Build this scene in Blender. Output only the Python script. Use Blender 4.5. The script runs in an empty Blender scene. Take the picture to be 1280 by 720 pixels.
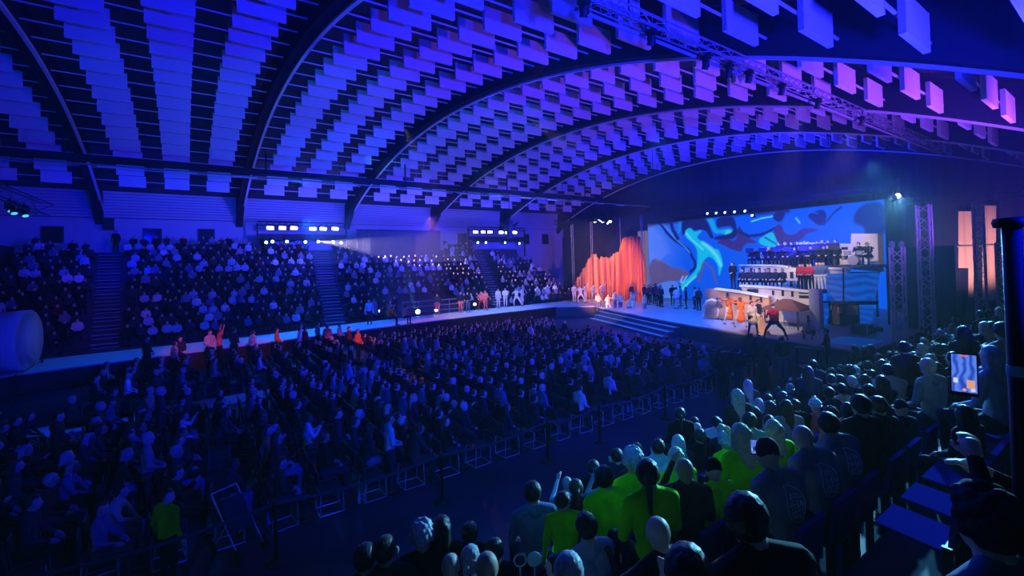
import bpy, bmesh, math, random
import numpy as np
from mathutils import Vector, Matrix
from mathutils.bvhtree import BVHTree
random.seed(7); rng = np.random.default_rng(7)
SC = bpy.context.scene; COL = SC.collection
PI = math.pi
# ------------------------------------------------------------------ camera
CF, TH, PT, RO, CY, CAMZ = 579.35, 0.95326, 0.01418, 0.02837, 322.106, 4.78
vF = np.array([math.cos(TH)*math.cos(PT), math.sin(TH)*math.cos(PT), math.sin(PT)])
_R = np.array([math.sin(TH), -math.cos(TH), 0.0]); _U = np.cross(_R, vF)
vR = _R*math.cos(RO) - _U*math.sin(RO); vU = _R*math.sin(RO) + _U*math.cos(RO)
cam = bpy.data.cameras.new('camera'); camo = bpy.data.objects.new('camera', cam); COL.objects.link(camo)
M = Matrix.Identity(4)
for i in range(3):
    M[i][0] = vR[i]; M[i][1] = vU[i]; M[i][2] = -vF[i]
M[2][3] = CAMZ
camo.matrix_world = M
cam.sensor_width = 36.0; cam.lens = CF/1280*36.0; cam.shift_y = -(360-CY)/1280.0
cam.clip_start = 0.05; cam.clip_end = 300
SC.camera = camo
def P(u, v, z=None, X=None, Y=None, d=None):
    """The point seen at pixel (u, v) of the 1280x720 frame on a known plane of the hall."""
    r = vF + vR*((u-640)/CF) - vU*((v-CY)/CF)
    t = (z-CAMZ)/r[2] if z is not None else X/r[0] if X is not None else Y/r[1] if Y is not None else d
    p = r*t; p[2] += CAMZ
    return Vector(p)
# ------------------------------------------------------------------ world, exposure
SC.view_settings.view_transform = 'Standard'; SC.view_settings.look = 'None'
SC.view_settings.exposure = 0.0; SC.view_settings.gamma = 1.0; SC.view_settings.use_curve_mapping = False
SC.cycles.max_bounces = 5; SC.cycles.diffuse_bounces = 2; SC.cycles.glossy_bounces = 2; SC.cycles.volume_bounces = 0
SC.cycles.transmission_bounces = 2; SC.cycles.caustics_reflective = False; SC.cycles.caustics_refractive = False
SC.cycles.use_denoising = True; SC.cycles.sample_clamp_indirect = 3.0
W = bpy.data.worlds.new('world'); SC.world = W; W.use_nodes = True
W.node_tree.nodes['Background'].inputs[0].default_value = (0.0, 0.004, 0.3, 1)
W.node_tree.nodes['Background'].inputs[1].default_value = 0.02
HAZE = 0.0014
# name, position, target, colour, power (W), spot angle (deg), blend, radius
LIGHTS = [
 # washes thrown up at the roof by unseen lamps placed below it
 ('roof wash', (10, -1.0, 5.5), (12, 26, 14), (0.010, 0.010, 1), 16000, 110, 0.9, 0.3),
 ('roof wash', (3, -1.0, 5.5), (2, 28, 14), (0.0, 0.006, 1), 10000, 100, 0.9, 0.3),
 ('roof wash', (20, 0.5, 5.5), (22, 18, 14), (0.20, 0.04, 1), 8000, 110, 0.9, 0.3),
 ('roof wash', (28, 2.0, 5.5), (26, 10, 13), (0.24, 0.05, 1), 700, 120, 0.9, 0.3),
 ('roof wash', (30, 20, 6.0), (36, 26, 14), (0.02, 0.02, 1), 900, 120, 0.9, 0.3),
 ('roof azure', (4, 12, 5.5), (8.5, 34, 13), (0.0, 0.22, 1), 3000, 60, 1.0, 0.3),
 ('roof azure', (14, 14, 5.5), (19, 30, 13.5), (0.0, 0.3, 1), 1600, 50, 1.0, 0.3),
 ('roof azure', (-4, 14, 5.5), (-0.5, 34, 13), (0.0, 0.12, 1), 2200, 50, 1.0, 0.3),
 # wall wash over the far stand
 ('wall wash', (8, 38, 8.0), (9, 48, 8.6), (0.045, 0.045, 1), 2600, 150, 0.8, 0.3),
 ('wall wash', (18, 38, 8.5), (18, 48, 9.5), (0.05, 0.04, 1), 2600, 150, 0.8, 0.3),
 ('wall wash', (30, 38, 8.5), (30, 48, 9.5), (0.02, 0.02, 1), 1700, 150, 0.8, 0.3),
 ('wall wash', (-3, 38, 8.0), (-3, 48, 8.6), (0.0, 0.004, 1), 1200, 150, 0.8, 0.3),
 ('drape wash', (30, 12, 6.0), (43, 24, 13), (0.0, 0.006, 1), 16000, 120, 0.8, 0.3),
 # audience light from the far stand's lamp bars, then unseen lamps placed elsewhere
 ('audience wash', (9, 44.5, 9.0), (9, 22, 0), (0.0, 0.11, 1), 6500, 80, 0.6, 0.3),
 ('audience wash', (30, 44.5, 9.0), (18, 20, 0), (0.02, 0.10, 1), 6500, 80, 0.6, 0.3),
 ('floor blue', (14, 9.5, 11.8), (8, 8, 0), (0.0, 0.01, 1), 3600, 100, 0.9, 0.3),
 ('front row', (2, 2.0, 7.0), (9, 10.5, 0.5), (0.0, 0.22, 1), 900, 75, 0.8, 0.2),
 ('stand wash', (12, 24, 12), (10, 43, 3), (0.0, 0.05, 1), 5500, 100, 0.8, 0.3),
 ('stand wash', (26, 24, 12), (25, 42, 3), (0.10, 0.12, 1), 5000, 80, 0.8, 0.3),
 ('stand violet', (0, 22, 11), (-4.5, 38, 2.2), (0.8, 0.12, 0.4), 420, 30, 0.8, 0.2),
 # the near stand and aisle lit from the stage-side truss
 ('near wash', (25.0, 6.5, 7.1), (5.5, 2.8, 2.6), (0.16, 0.62, 1), 42000, 30, 0.8, 0.2),
 ('near wash', (27, 8.0, 9.2), (14, 3.5, 2), (0.09, 0.52, 1), 9000, 36, 0.7, 0.2),
 ('near wash', (10, 12, 12.2), (4, 2.5, 2), (0.0, 0.12, 1), 900, 60, 0.8, 0.3),
 # stage
 ('stage warm', (16, 6.5, 9.6), (25.5, 13.0, 1.6), (1, 0.74, 0.55), 8000, 20, 0.5, 0.1),
 ('stage warm', (14, 18, 12), (28.2, 14.0, 3.0), (1, 0.80, 0.66), 9500, 24, 0.6, 0.1),
 ('stage white', (15, 26, 12.5), (28, 26, 0.8), (1, 0.78, 0.62), 3200, 22, 0.6, 0.1),
 ('stage white', (10, 24, 12.5), (20, 32.5, 1.2), (1, 0.76, 0.74), 7500, 30, 0.6, 0.1),
 ('stage blue', (24, 18, 13), (28, 20, 0.8), (0.02, 0.14, 1), 14000, 75, 0.6, 0.3),
 ('stage blue', (18, 30, 13), (24, 32, 0.8), (0.0, 0.26, 1), 6000, 60, 0.6, 0.3),
 ('curtain warm', (26, 26, 1.6), (35, 32.5, 3.4), (1, 0.36, 0.16), 2400, 62, 0.7, 0.1),
 ('curtain warm', (27, 33, 10.5), (35, 31.5, 3.0), (1, 0.50, 0.30), 4600, 50, 0.7, 0.1),
 ('orchestra blue', (22, 14, 12), (32, 14, 5), (0.02, 0.16, 1), 2600, 45, 0.6, 0.2),
 ('orchestra pale', (20, 6.5, 9.4), (33, 12.5, 5.5), (1, 0.74, 0.72), 8000, 26, 0.6, 0.2),
 ('catwalk blue', (0, 29.5, 12.5), (0, 29.5, 0.9), (0.0, 0.12, 1), 2600, 70, 0.8, 0.2),
 ('catwalk blue', (8, 31, 12.5), (8, 31.5, 0.9), (0.0, 0.26, 1), 4200, 60, 0.8, 0.2),
 ('aisle blue', (-2, 20, 12.5), (-2.2, 20, 0), (0.0, 0.06, 1), 3600, 18, 0.6, 0.15),
 ('aisle blue', (3, 20, 12.5), (2.5, 20, 0), (0.0, 0.06, 1), 2600, 18, 0.6, 0.15),
 ('face orange', (2, 9.5, 11.5), (0.5, 27.4, 1.6), (1, 0.16, 0.05), 6500, 9, 0.8, 0.1),
 ('face orange', (5, 9.5, 11.5), (3.6, 26.8, 1.5), (1, 0.16, 0.05), 7000, 9, 0.8, 0.1),
 ('face orange', (9, 9.5, 11.5), (7.2, 24.4, 1.3), (1, 0.20, 0.06), 6500, 10, 0.8, 0.1),
 ('face orange', (19, 40, 9.5), (14, 27, 1.4), (1, 0.25, 0.22), 2400, 38, 0.6, 0.1),
 ('spill rose', (26, 20, 9), (15, 22, 1), (1, 0.45, 0.5), 1500, 40, 0.8, 0.2),
 ('end wall warm', (36.5, 7.8, 2.2), (42, 7.8, 4.8), (1, 0.45, 0.48), 2600, 58, 0.8, 0.2),
]
# narrow beams that show in the haze
BEAMS = [
 ((33.8, 34.3, 9.1), (35.5, 34.3, 1.0), (0.05, 0.42, 1), 20000, 11),
 ((33.8, 33.2, 9.1), (35.5, 32.6, 1.0), (0.05, 0.42, 1), 20000, 12),
 ((33.8, 32.6, 9.0), (36.5, 27.0, 5.5), (0.8, 0.78, 1), 34000, 28),
 ((10.0, 44.4, 7.35), (22, 40.5, 6.0), (0.75, 0.62, 1), 32000, 22),
 ((13.4, 30.9, 1.5), (13.6, 36, 11), (0.1, 0.6, 1), 2500, 14),
 ((31.0, 36.0, 1.6), (34, 36.2, 6), (0.1, 0.5, 1), 2500, 18),
 ((25.5, 6.6, 8.0), (34, 15, 7.0), (0.3, 0.7, 1), 4000, 20),
]
def lamp(name, p, t, col, power, ang, blend, rad):
    d = bpy.data.lights.new(name.replace(' ', '_'), 'SPOT'); d.energy = power; d.color = col
    d.spot_size = math.radians(ang); d.spot_blend = blend; d.shadow_soft_size = rad
    o = bpy.data.objects.new(name.replace(' ', '_'), d); COL.objects.link(o); o.location = p
    o.rotation_euler = (Vector(t)-Vector(p)).to_track_quat('-Z', 'Y').to_euler()
    return o
for l in LIGHTS: lamp(*l)
for p, t, c, e, a in BEAMS: lamp('beam', p, t, c, e, a, 0.25, 0.03)

# ------------------------------------------------------------------ materials
MATS = {}
def mat(name, col, rough=0.7, metal=0.0, emit=None, es=1.0, var=0.0, vscale=8.0, spec=0.3, bump=0.0):
    if name in MATS: return MATS[name]
    m = bpy.data.materials.new(name); m.use_nodes = True; nt = m.node_tree
    b = nt.nodes['Principled BSDF']
    b.inputs['Base Color'].default_value = (*col, 1); b.inputs['Roughness'].default_value = rough
    b.inputs['Metallic'].default_value = metal; b.inputs['Specular IOR Level'].default_value = spec
    if emit is not None:
        b.inputs['Emission Color'].default_value = (*emit, 1); b.inputs['Emission Strength'].default_value = es
    if var or bump:
        tc = nt.nodes.new('ShaderNodeTexCoord'); n = nt.nodes.new('ShaderNodeTexNoise')
        n.inputs['Scale'].default_value = vscale; n.inputs['Detail'].default_value = 4
        nt.links.new(tc.outputs['Object'], n.inputs['Vector'])
        if var:
            r = nt.nodes.new('ShaderNodeValToRGB')
            r.color_ramp.elements[0].position = 0.3; r.color_ramp.elements[1].position = 0.7
            r.color_ramp.elements[0].color = (*[c*(1-var) for c in col], 1)
            r.color_ramp.elements[1].color = (*[min(1, c*(1+var)) for c in col], 1)
            nt.links.new(n.outputs['Fac'], r.inputs['Fac']); nt.links.new(r.outputs['Color'], b.inputs['Base Color'])
        if bump:
            bp = nt.nodes.new('ShaderNodeBump'); bp.inputs['Strength'].default_value = bump; bp.inputs['Distance'].default_value = 0.02
            nt.links.new(n.outputs['Fac'], bp.inputs['Height']); nt.links.new(bp.outputs['Normal'], b.inputs['Normal'])
    MATS[name] = m
    return m
def emitter(name, col, s):
    return mat(name, (0.02, 0.02, 0.02), 0.5, emit=col, es=s)
def boards(name, col, scale, dark, axis='Z', rough=0.7):
    """Boards laid side by side: a repeating dark joint along one axis of the object."""
    if name in MATS: return MATS[name]
    m = bpy.data.materials.new(name); m.use_nodes = True; nt = m.node_tree; b = nt.nodes['Principled BSDF']
    tc = nt.nodes.new('ShaderNodeTexCoord'); sx = nt.nodes.new('ShaderNodeSeparateXYZ')
    nt.links.new(tc.outputs['Object'], sx.inputs[0])
    mu = nt.nodes.new('ShaderNodeMath'); mu.operation = 'MULTIPLY'; mu.inputs[1].default_value = scale
    fr = nt.nodes.new('ShaderNodeMath'); fr.operation = 'FRACT'
    nt.links.new(sx.outputs[axis], mu.inputs[0]); nt.links.new(mu.outputs[0], fr.inputs[0])
    r = nt.nodes.new('ShaderNodeValToRGB'); e = r.color_ramp.elements
    e[0].position = 0.10; e[0].color = (*dark, 1); e[1].position = 0.16; e[1].color = (*col, 1)
    nt.links.new(fr.outputs[0], r.inputs['Fac']); nt.links.new(r.outputs['Color'], b.inputs['Base Color'])
    b.inputs['Roughness'].default_value = rough
    MATS[name] = m
    return m
# ------------------------------------------------------------------ mesh helpers
class MB:
    """Collects shapes; build() links them as ONE mesh object."""
    def __init__(s): s.v = []; s.f = []; s.mi = []
    def add(s, v, f, mi=0):
        o = len(s.v); s.v += [tuple(x) for x in v]; s.f += [tuple(i+o for i in q) for q in f]; s.mi += [mi]*len(f)
        return s
    def box(s, c, d, rz=0.0, mi=0, mat3=None):
        x, y, z = d[0]/2, d[1]/2, d[2]/2
        V = [Vector((a*x, b*y, e*z)) for a in (-1, 1) for b in (-1, 1) for e in (-1, 1)]
        R = mat3 or Matrix.Rotation(rz, 3, 'Z'); C = Vector(c)
        return s.add([R@p + C for p in V], [(0,1,3,2),(4,6,7,5),(0,4,5,1),(2,3,7,6),(0,2,6,4),(1,5,7,3)], mi)
    def tube(s, pts, r, n=8, mi=0, cap=True, rr=None):
        pts = [Vector(p) for p in pts]; V = []; F = []
        up = Vector((0, 0, 1)); prev = None
        for i, p in enumerate(pts):
            a = pts[max(0, i-1)]; b = pts[min(len(pts)-1, i+1)]; t = (b-a).normalized()
            if prev is None: x = t.cross(up if abs(t.z) < 0.95 else Vector((1, 0, 0))).normalized()
            else: x = (prev - t*prev.dot(t)).normalized()
            prev = x; y = t.cross(x); R = rr[i] if rr else r
            V += [p + x*(R*math.cos(2*PI*k/n)) + y*(R*math.sin(2*PI*k/n)) for k in range(n)]
        for i in range(len(pts)-1):
            F += [(i*n+k, i*n+(k+1) % n, (i+1)*n+(k+1) % n, (i+1)*n+k) for k in range(n)]
        if cap:
            F += [tuple(range(n-1, -1, -1)), tuple((len(pts)-1)*n+k for k in range(n))]
        return s.add(V, F, mi)
    def lathe(s, prof, c=(0, 0, 0), n=20, mi=0, mat3=None):
        V = []; F = []; R = mat3 or Matrix.Identity(3); C = Vector(c)
        for r, z in prof: V += [R@Vector((r*math.cos(2*PI*k/n), r*math.sin(2*PI*k/n), z)) + C for k in range(n)]
        for i in range(len(prof)-1):
            F += [(i*n+k, i*n+(k+1) % n, (i+1)*n+(k+1) % n, (i+1)*n+k) for k in range(n)]
        if prof[0][0] > 1e-4: F.append(tuple(range(n-1, -1, -1)))
        if prof[-1][0] > 1e-4: F.append(tuple((len(prof)-1)*n+k for k in range(n)))
        return s.add(V, F, mi)
    def ell(s, c, r, n=12, m=8, mi=0, mat3=None):
        V = []; F = []; R = mat3 or Matrix.Identity(3); C = Vector(c)
        V.append(R@Vector((0, 0, -r[2])) + C)
        for j in range(1, m):
            ph = -PI/2 + PI*j/m
            V += [R@Vector((r[0]*math.cos(ph)*math.cos(2*PI*k/n), r[1]*math.cos(ph)*math.sin(2*PI*k/n), r[2]*math.sin(ph))) + C for k in range(n)]
        V.append(R@Vector((0, 0, r[2])) + C)
        for k in range(n): F.append((0, 1+(k+1) % n, 1+k)); F.append((len(V)-1, len(V)-1-n+k, len(V)-1-n+(k+1) % n))
        for j in range(m-2):
            F += [(1+j*n+k, 1+j*n+(k+1) % n, 1+(j+1)*n+(k+1) % n, 1+(j+1)*n+k) for k in range(n)]
        return s.add(V, F, mi)
    def prism(s, pts, off, mi=0):
        """A flat outline (list of 3-D points) given thickness by the vector off."""
        n = len(pts); o = Vector(off); V = [Vector(p) for p in pts] + [Vector(p)+o for p in pts]
        F = [tuple(range(n-1, -1, -1)), tuple(range(n, 2*n))] + [(i, (i+1) % n, n+(i+1) % n, n+i) for i in range(n)]
        return s.add(V, F, mi)
    def mesh(s, name, mats, smooth=False):
        me = bpy.data.meshes.new(name); me.from_pydata([tuple(v) for v in s.v], [], s.f)
        for m in (mats if isinstance(mats, (list, tuple)) else [mats]): me.materials.append(m)
        if any(s.mi): me.polygons.foreach_set('material_index', s.mi)
        if smooth: me.polygons.foreach_set('use_smooth', [True]*len(me.polygons))
        me.update(); return me
    def build(s, name, mats, parent=None, smooth=False, loc=None):
        return link(name, s.mesh(name, mats, smooth), parent, loc)
def link(name, me, parent=None, loc=None, rz=0.0):
    o = bpy.data.objects.new(name, me); COL.objects.link(o)
    if parent: o.parent = parent
    if loc is not None: o.location = loc
    if rz: o.rotation_euler = (0, 0, rz)
    return o
def tag(o, label, cat=None, group=None, kind=None):
    o['label'] = label
    if cat: o['category'] = cat
    if group: o['group'] = group
    if kind: o['kind'] = kind
    return o
def empty(name, loc, label, cat, group=None, rz=0.0):
    o = bpy.data.objects.new(name, None); COL.objects.link(o); o.location = loc; o.rotation_euler = (0, 0, rz)
    return tag(o, label, cat, group)
def structure(o, label): return tag(o, label, None, None, 'structure')
def copy_tree(o, parent=None):
    c = o.copy(); COL.objects.link(c); c.parent = parent
    for ch in o.children: copy_tree(ch, c)
    return c
ORD = ['first','second','third','fourth','fifth','sixth','seventh','eighth','ninth','tenth','eleventh','twelfth','thirteenth','fourteenth','fifteenth',
 'sixteenth','seventeenth','eighteenth','nineteenth','twentieth']
def ordn(i):
    if i < 20: return ORD[i]
    t = {2: 'twenty', 3: 'thirty', 4: 'forty', 5: 'fifty'}[(i+1)//10]; r = (i+1) % 10
    return t+'-'+ORD[r-1] if r else {'twenty': 'twentieth', 'thirty': 'thirtieth', 'forty': 'fortieth', 'fifty': 'fiftieth'}[t]
# ================================================================== THE HALL
XMIN, XEND, YWALL, YNEAR = -16.0, 44.0, 48.0, -6.0
RC, ZC, RR = 26.2, 14.35, 53.35
def arcz(y, up=0.0):
    R = RR+up
    return ZC+up - (R - math.sqrt(max(R*R-(y-RC)**2, 1)))
RIBX = [-4.99+9.42*i for i in range(-1, 6)]
m_floor = mat('dark arena floor', (0.020, 0.020, 0.07), 0.6, var=0.25, vscale=0.6, spec=0.08)
structure(MB().box(((XMIN+XEND)/2, (YNEAR+YWALL)/2, -0.1), (XEND-XMIN, YWALL-YNEAR, 0.2)).build('floor', m_floor), 'dark flat arena floor under the audience')
# vaulted ceiling, boards running across
c = MB(); n = 48; V = []; T = 0.25
ys = [YNEAR + (YWALL-YNEAR)*i/n for i in range(n+1)]
for x in (XMIN, XEND):
    for up in (1.45, 1.45+T):
        V += [(x, y, arcz(y, up)) for y in ys]
k = n+1; F = []
for i in range(n):
    F += [(i, 2*k+i, 2*k+i+1, i+1), (k+i, k+i+1, 3*k+i+1, 3*k+i), (i, i+1, k+i+1, k+i), (2*k+i, 3*k+i, 3*k+i+1, 2*k+i+1)]
F += [(0, k, 3*k, 2*k), (n, 2*k+n, 3*k+n, k+n)]
c.add(V, F)
structure(c.build('ceiling', boards('ceiling boards', (0.05, 0.05, 0.065), 0.58, (0.015, 0.015, 0.02), 'Y')), 'dark barrel-vaulted ceiling above the hanging baffles')
m_rib = mat('dark painted rib', (0.025, 0.025, 0.04), 0.9, spec=0.05)
m_flange = mat('pale rib flange', (0.8, 0.8, 0.85), 0.5)
for i, x in enumerate(RIBX):
    b = MB(); V = []; nn = 56; F = []
    yy = [YNEAR+0.2 + (YWALL-YNEAR-0.25)*j/nn for j in range(nn+1)]
    for y in yy:
        z = arcz(y); V += [(x-0.5, y, z), (x, y, z), (x, y, z+1.4), (x-0.5, y, z+1.4)]
    for j in range(nn):
        F += [(4*j+q, 4*j+(q+1) % 4, 4*j+4+(q+1) % 4, 4*j+4+q) for q in range(4)]
    F += [(3, 2, 1, 0), (4*nn, 4*nn+1, 4*nn+2, 4*nn+3)]
    rib = structure(b.add(V, F).build('trim_%d' % (i+1), m_rib), 'dark arched roof rib spanning the hall, %s from the camera end' % ORD[i])
    f = MB(); V = []; F = []
    for y in yy:
        z = arcz(y); V += [(x-0.07, y, z-0.09), (x+0.07, y, z-0.09), (x+0.07, y, z+0.04), (x-0.07, y, z+0.04)]
    for j in range(nn):
        F += [(4*j+q, 4*j+(q+1) % 4, 4*j+4+(q+1) % 4, 4*j+4+q) for q in range(4)]
    F += [(3, 2, 1, 0), (4*nn, 4*nn+1, 4*nn+2, 4*nn+3)]
    f.add(V, F).build('edge_flange', m_flange, rib)
    # rib foot: a wedge bracket against the far wall
    w = MB(); z = arcz(YWALL)
    w.prism([(x-0.5, YWALL-0.05, z-0.9), (x-0.5, YWALL-2.6, arcz(YWALL-2.6)+0.2), (x-0.5, YWALL-0.05, z+0.6)], (0.5, 0, 0)).build('foot_bracket', m_rib, rib)
# walls
m_wall = mat('painted wall', (0.55, 0.55, 0.62), 0.8, var=0.06, vscale=0.8)
structure(MB().box(((XMIN+XEND)/2, YWALL+0.15, 4.8), (XEND-XMIN, 0.3, 9.6)).build('wall_far', m_wall), 'pale wall above the far stand with square windows')
b = MB()
for j in range(9): b.box(((XMIN+XEND)/2, YWALL-0.08-0.03*j, 9.45+0.23*j), (XEND-XMIN, 0.16, 0.20))
structure(b.build('trim_8', mat('pale slat board', (0.6, 0.6, 0.66), 0.7)), 'stack of pale horizontal boards between far wall and vault')
structure(MB().box(((XMIN+XEND)/2, YWALL+0.1, 10.6), (XEND-XMIN, 0.2, 2.6)).build('trim_9', m_rib), 'dark backing board behind the slats')
structure(MB().box((XEND+0.15, (YNEAR+YWALL)/2, 8), (0.3, YWALL-YNEAR, 16.4)).build('wall_end', mat('end wall panel', (0.45, 0.40, 0.36), 0.8)), 'cream end wall far behind the stage')
structure(MB().box((XMIN-0.15, (YNEAR+YWALL)/2, 8), (0.3, YWALL-YNEAR, 16.4)).build('wall_start', m_wall), 'plain wall closing the hall behind the audience')
structure(MB().box(((XMIN+XEND)/2, YNEAR-0.15, 4.5), (XEND-XMIN, 0.3, 9)).build('wall_near', m_rib), 'dark wall behind the near stand')
m_glass = mat('dark window glass', (0.012, 0.012, 0.03), 0.15, spec=0.5)
m_wfr = mat('window frame', (0.05, 0.05, 0.08), 0.5)
WIN = [(52, 79.5, 283, 303.5), (179.5, 202, 286, 304), (248, 268, 286.5, 304), (572, 583, 292, 306), (655, 661, 293, 305), (677.5, 685, 293, 305), (716, 724, 294, 305)]
for i, (u0, u1, v0, v1) in enumerate(WIN):
    a = P(u0, v0, Y=YWALL); e = P(u1, v1, Y=YWALL)
    cx, cz, w, h = (a.x+e.x)/2, (a.z+e.z)/2, e.x-a.x, a.z-e.z
    o = MB()
    for sx in (-1, 1): o.box((sx*w/2, 0, 0), (0.07, 0.10, h+0.07)); o.box((0, 0, sx*h/2), (w+0.07, 0.10, 0.07))
    o = structure(o.build('window_%d' % (i+1), m_wfr, loc=(cx, YWALL-0.05, cz)), 'dark square window, %s along the far wall' % ORD[i])
    MB().box((0, 0.02, 0), (w, 0.03, h)).build('window_pane', m_glass, o)
# long service duct along the far side of the vault
t = empty('cable_tray', (0, 33.2, 11.0), 'long dark cable duct running lengthwise under the vault', 'cable tray')
MB().box((14, 0, 0.1), (58, 0.45, 0.34)).build('duct', mat('duct', (0.02, 0.02, 0.035), 0.8, spec=.1), t)
MB().tube([(-15, -0.3, -0.28), (43, -0.3, -0.28)], 0.05).build('conduit', mat('conduit', (0.3, 0.3, 0.34), 0.4), t)
b = MB()
for x in RIBX:
    if x > XMIN: b.box((x, 0, 0.9), (0.08, 0.08, 1.4))
b.build('hanger', m_rib, t)
for i, x in enumerate(np.arange(-3, 40, 3.1)):
    f = empty('strip_light', (float(x), 32.75, 10.62), 'short pale strip lamp under the cable duct, %s from the start wall' % ORD[i], 'lamp', 'strip lamps under the duct')
    MB().box((0, 0, 0), (1.3, 0.10, 0.07)).build('lamp_housing', mat('strip housing', (0.7, 0.7, 0.75), 0.4), f)
    MB().box((-0.5, 0, 0.06), (0.03, 0.03, 0.08)).box((0.5, 0, 0.06), (0.03, 0.03, 0.08)).build('bracket', m_rib, f)
# ------------------------------------------------------------------ acoustic baffles
m_baf = mat('white baffle felt', (0.78, 0.76, 0.80), 0.85, var=0.05, vscale=2.0)
m_bafedge = mat('baffle edge strip', (0.85, 0.85, 0.9), 0.5)
BW, BH, BT = 1.53, 0.80, 0.10
bm_ = MB().box((0, 0, BH/2), (BW, BT, BH)).mesh('baffle_panel', m_baf)
bw1_ = MB().tube([(0, 0, BH-0.02), (0, 0, BH+0.75)], 0.008, 5).mesh('hanging_wire', m_rib)
be_ = MB().box((0, 0, 0), (BW+0.02, BT+0.02, 0.03)).box((-BW/2, 0, BH/2), (0.02, BT+0.02, BH)).box((BW/2, 0, BH/2), (0.02, BT+0.02, BH)).mesh('edge_strip', m_bafedge)
br_ = MB().box((0, BT/2+.05, .42), (3.13, .05, .05)).mesh('support_rail', mat('pale support rail', (.75, .75, .8), .4))
def off2(c): return (1.57-2.05, 0, 7.85-7.40)[c]
baf = []
for i, rx in enumerate(RIBX):
    for cidx, off in enumerate((2.05, 4.72, 7.40)):
        for kk in range(-3, 24):
            y = 38.85-1.72*kk; x = rx+off
            if x > XEND-1 or y < -1: continue
            d = float(np.array([x, y, arcz(y)-CAMZ])@vF)
            rr = np.array([x, y, arcz(y)+0.3-CAMZ]); u = 640+CF*float(rr@vR)/max(d, .1); v = CY-CF*float(rr@vU)/max(d, .1)
            if d < 1 or u < -120 or u > 1400 or v < -160: continue
            baf.append((d, i, cidx, kk, x, y))
baf.sort(); SEEN = []
RIBN = ['start wall', 'dark-green-edged rib', 'bright-edged rib', 'third rib', 'fourth rib', 'fifth rib', 'sixth rib']
def baf_label(i, cidx, kk):
    return '%s baffle row up from far wall, %s column, bay past roof rib %s' % (ordn(kk+3), ('near-rib', 'middle', 'far-rib')[cidx], ('zero','one','two','three','four','five','six')[i])
for j, (d, i, cidx, kk, x, y) in enumerate(baf[:300]):
    o = link('acoustic_baffle', bm_, None, (x, y, arcz(y)))
    tag(o, baf_label(i, cidx, kk), 'baffle', 'hanging acoustic baffles')
    link('edge_strip', be_, o); link('hanging_wire', bw1_, o, (-.55, 0, 0)); link('hanging_wire', bw1_, o, (.55, 0, 0)); link('support_rail', br_, o, (off2(cidx), 0, 0))
b = MB()
for d, i, cidx, kk, x, y in baf[300:]:
    b.box((x, y, arcz(y)+BH/2), (BW, BT, BH)); b.box((x+off2(cidx), y+BT/2+.05, arcz(y)+.42), (3.13, .05, .05), mi=1); b.box((x, y, arcz(y)), (BW+0.02, BT+0.02, 0.03), mi=1)
    for s in (-0.55, 0.55): b.box((x+s, y, arcz(y)+BH+0.35), (0.014, 0.014, 0.75))
tag(b.build('acoustic_baffles', [m_baf, m_bafedge]), 'mass of small far hanging baffles deeper along the vault', 'baffles', 'hanging acoustic baffles', 'stuff')
# ------------------------------------------------------------------ trusses
m_truss = mat('aluminium truss', (0.30, 0.30, 0.34), 0.45, 0.4)
m_black = mat('black equipment', (0.012, 0.012, 0.016), 0.5)
def truss(b, a, e, w=0.4, bay=0.5, r=0.028):
    a, e = Vector(a), Vector(e); d = (e-a); L = d.length; t = d.normalized()
    x = t.cross(Vector((0, 0, 1)) if abs(t.z) < 0.9 else Vector((1, 0, 0))).normalized(); y = t.cross(x)
    cs = [x*(sx*w/2)+y*(sy*w/2) for sx, sy in ((-1, -1), (1, -1), (1, 1), (-1, 1))]
    for q in cs: b.tube([a+q, e+q], r, 6)
    nb = max(2, int(L/bay))
    for i in range(nb):
        p0 = a+t*(L*i/nb); p1 = a+t*(L*(i+1)/nb)
        for q in range(4):
            c0, c1 = cs[q], cs[(q+1) % 4]
            b.tube([p0+(c0 if i % 2 else c1), p1+(c1 if i % 2 else c0)], r*0.55, 5, cap=False)
    return b
def moving_head(name, loc, label, group, target=None, glow=None, s=1.0):
    o = empty(name, loc, label, 'stage light', group)
    MB().box((0, 0, -0.05*s), (0.34*s, 0.34*s, 0.14*s)).tube([(0, 0, 0), (0, 0, 0.16*s)], 0.03*s).build('base_box', m_black, o)
    y = MB()
    for sx in (-1, 1): y.box((sx*0.17*s, 0, -0.26*s), (0.04*s, 0.12*s, 0.34*s))
    y.box((0, 0, -0.11*s), (0.38*s, 0.12*s, 0.04*s)).build('yoke', m_black, o)
    d = (Vector(target)-Vector(loc)).normalized() if target else Vector((0.3, -0.4, -0.8)).normalized()
    q = d.to_track_quat('Z', 'Y').to_matrix()
    MB().lathe([(0.06*s, -0.22*s), (0.13*s, -0.16*s), (0.14*s, 0.06*s), (0.15*s, 0.20*s)], (0, 0, -0.36*s), 14, mat3=q).build('lamp_head', m_black, o)
    if glow: MB().lathe([(0.13*s, 0.205*s), (0.02, 0.235*s)], (0, 0, -0.36*s), 14, mat3=q).build('lens', glow, o)
    return o
TY = 7.1; ta = P(728, -6, Y=TY); tb = P(1182, 187, Y=TY); TZt = ta.z; TL = tb.x-ta.x
o = empty('roof_truss', (ta.x, TY, TZt), 'long pale lattice truss slung lengthwise under the vault', 'truss')
truss(MB(), (0, 0, 0), (TL, 0, tb.z-ta.z), 0.27, 0.36, 0.020).build('lattice', m_truss, o)
MB().tube([(0, 0.22, -0.20), (TL, 0.22, tb.z-ta.z-.20)], 0.045).build('cable_bundle', mat('cable bundle', (0.35, 0.35, 0.4), 0.5), o)
for x in (1.5, 8, 16, 24): MB().box((x, 0, .55), (.03, .03, 1.1)).build('suspension_cable', m_black, o)
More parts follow.
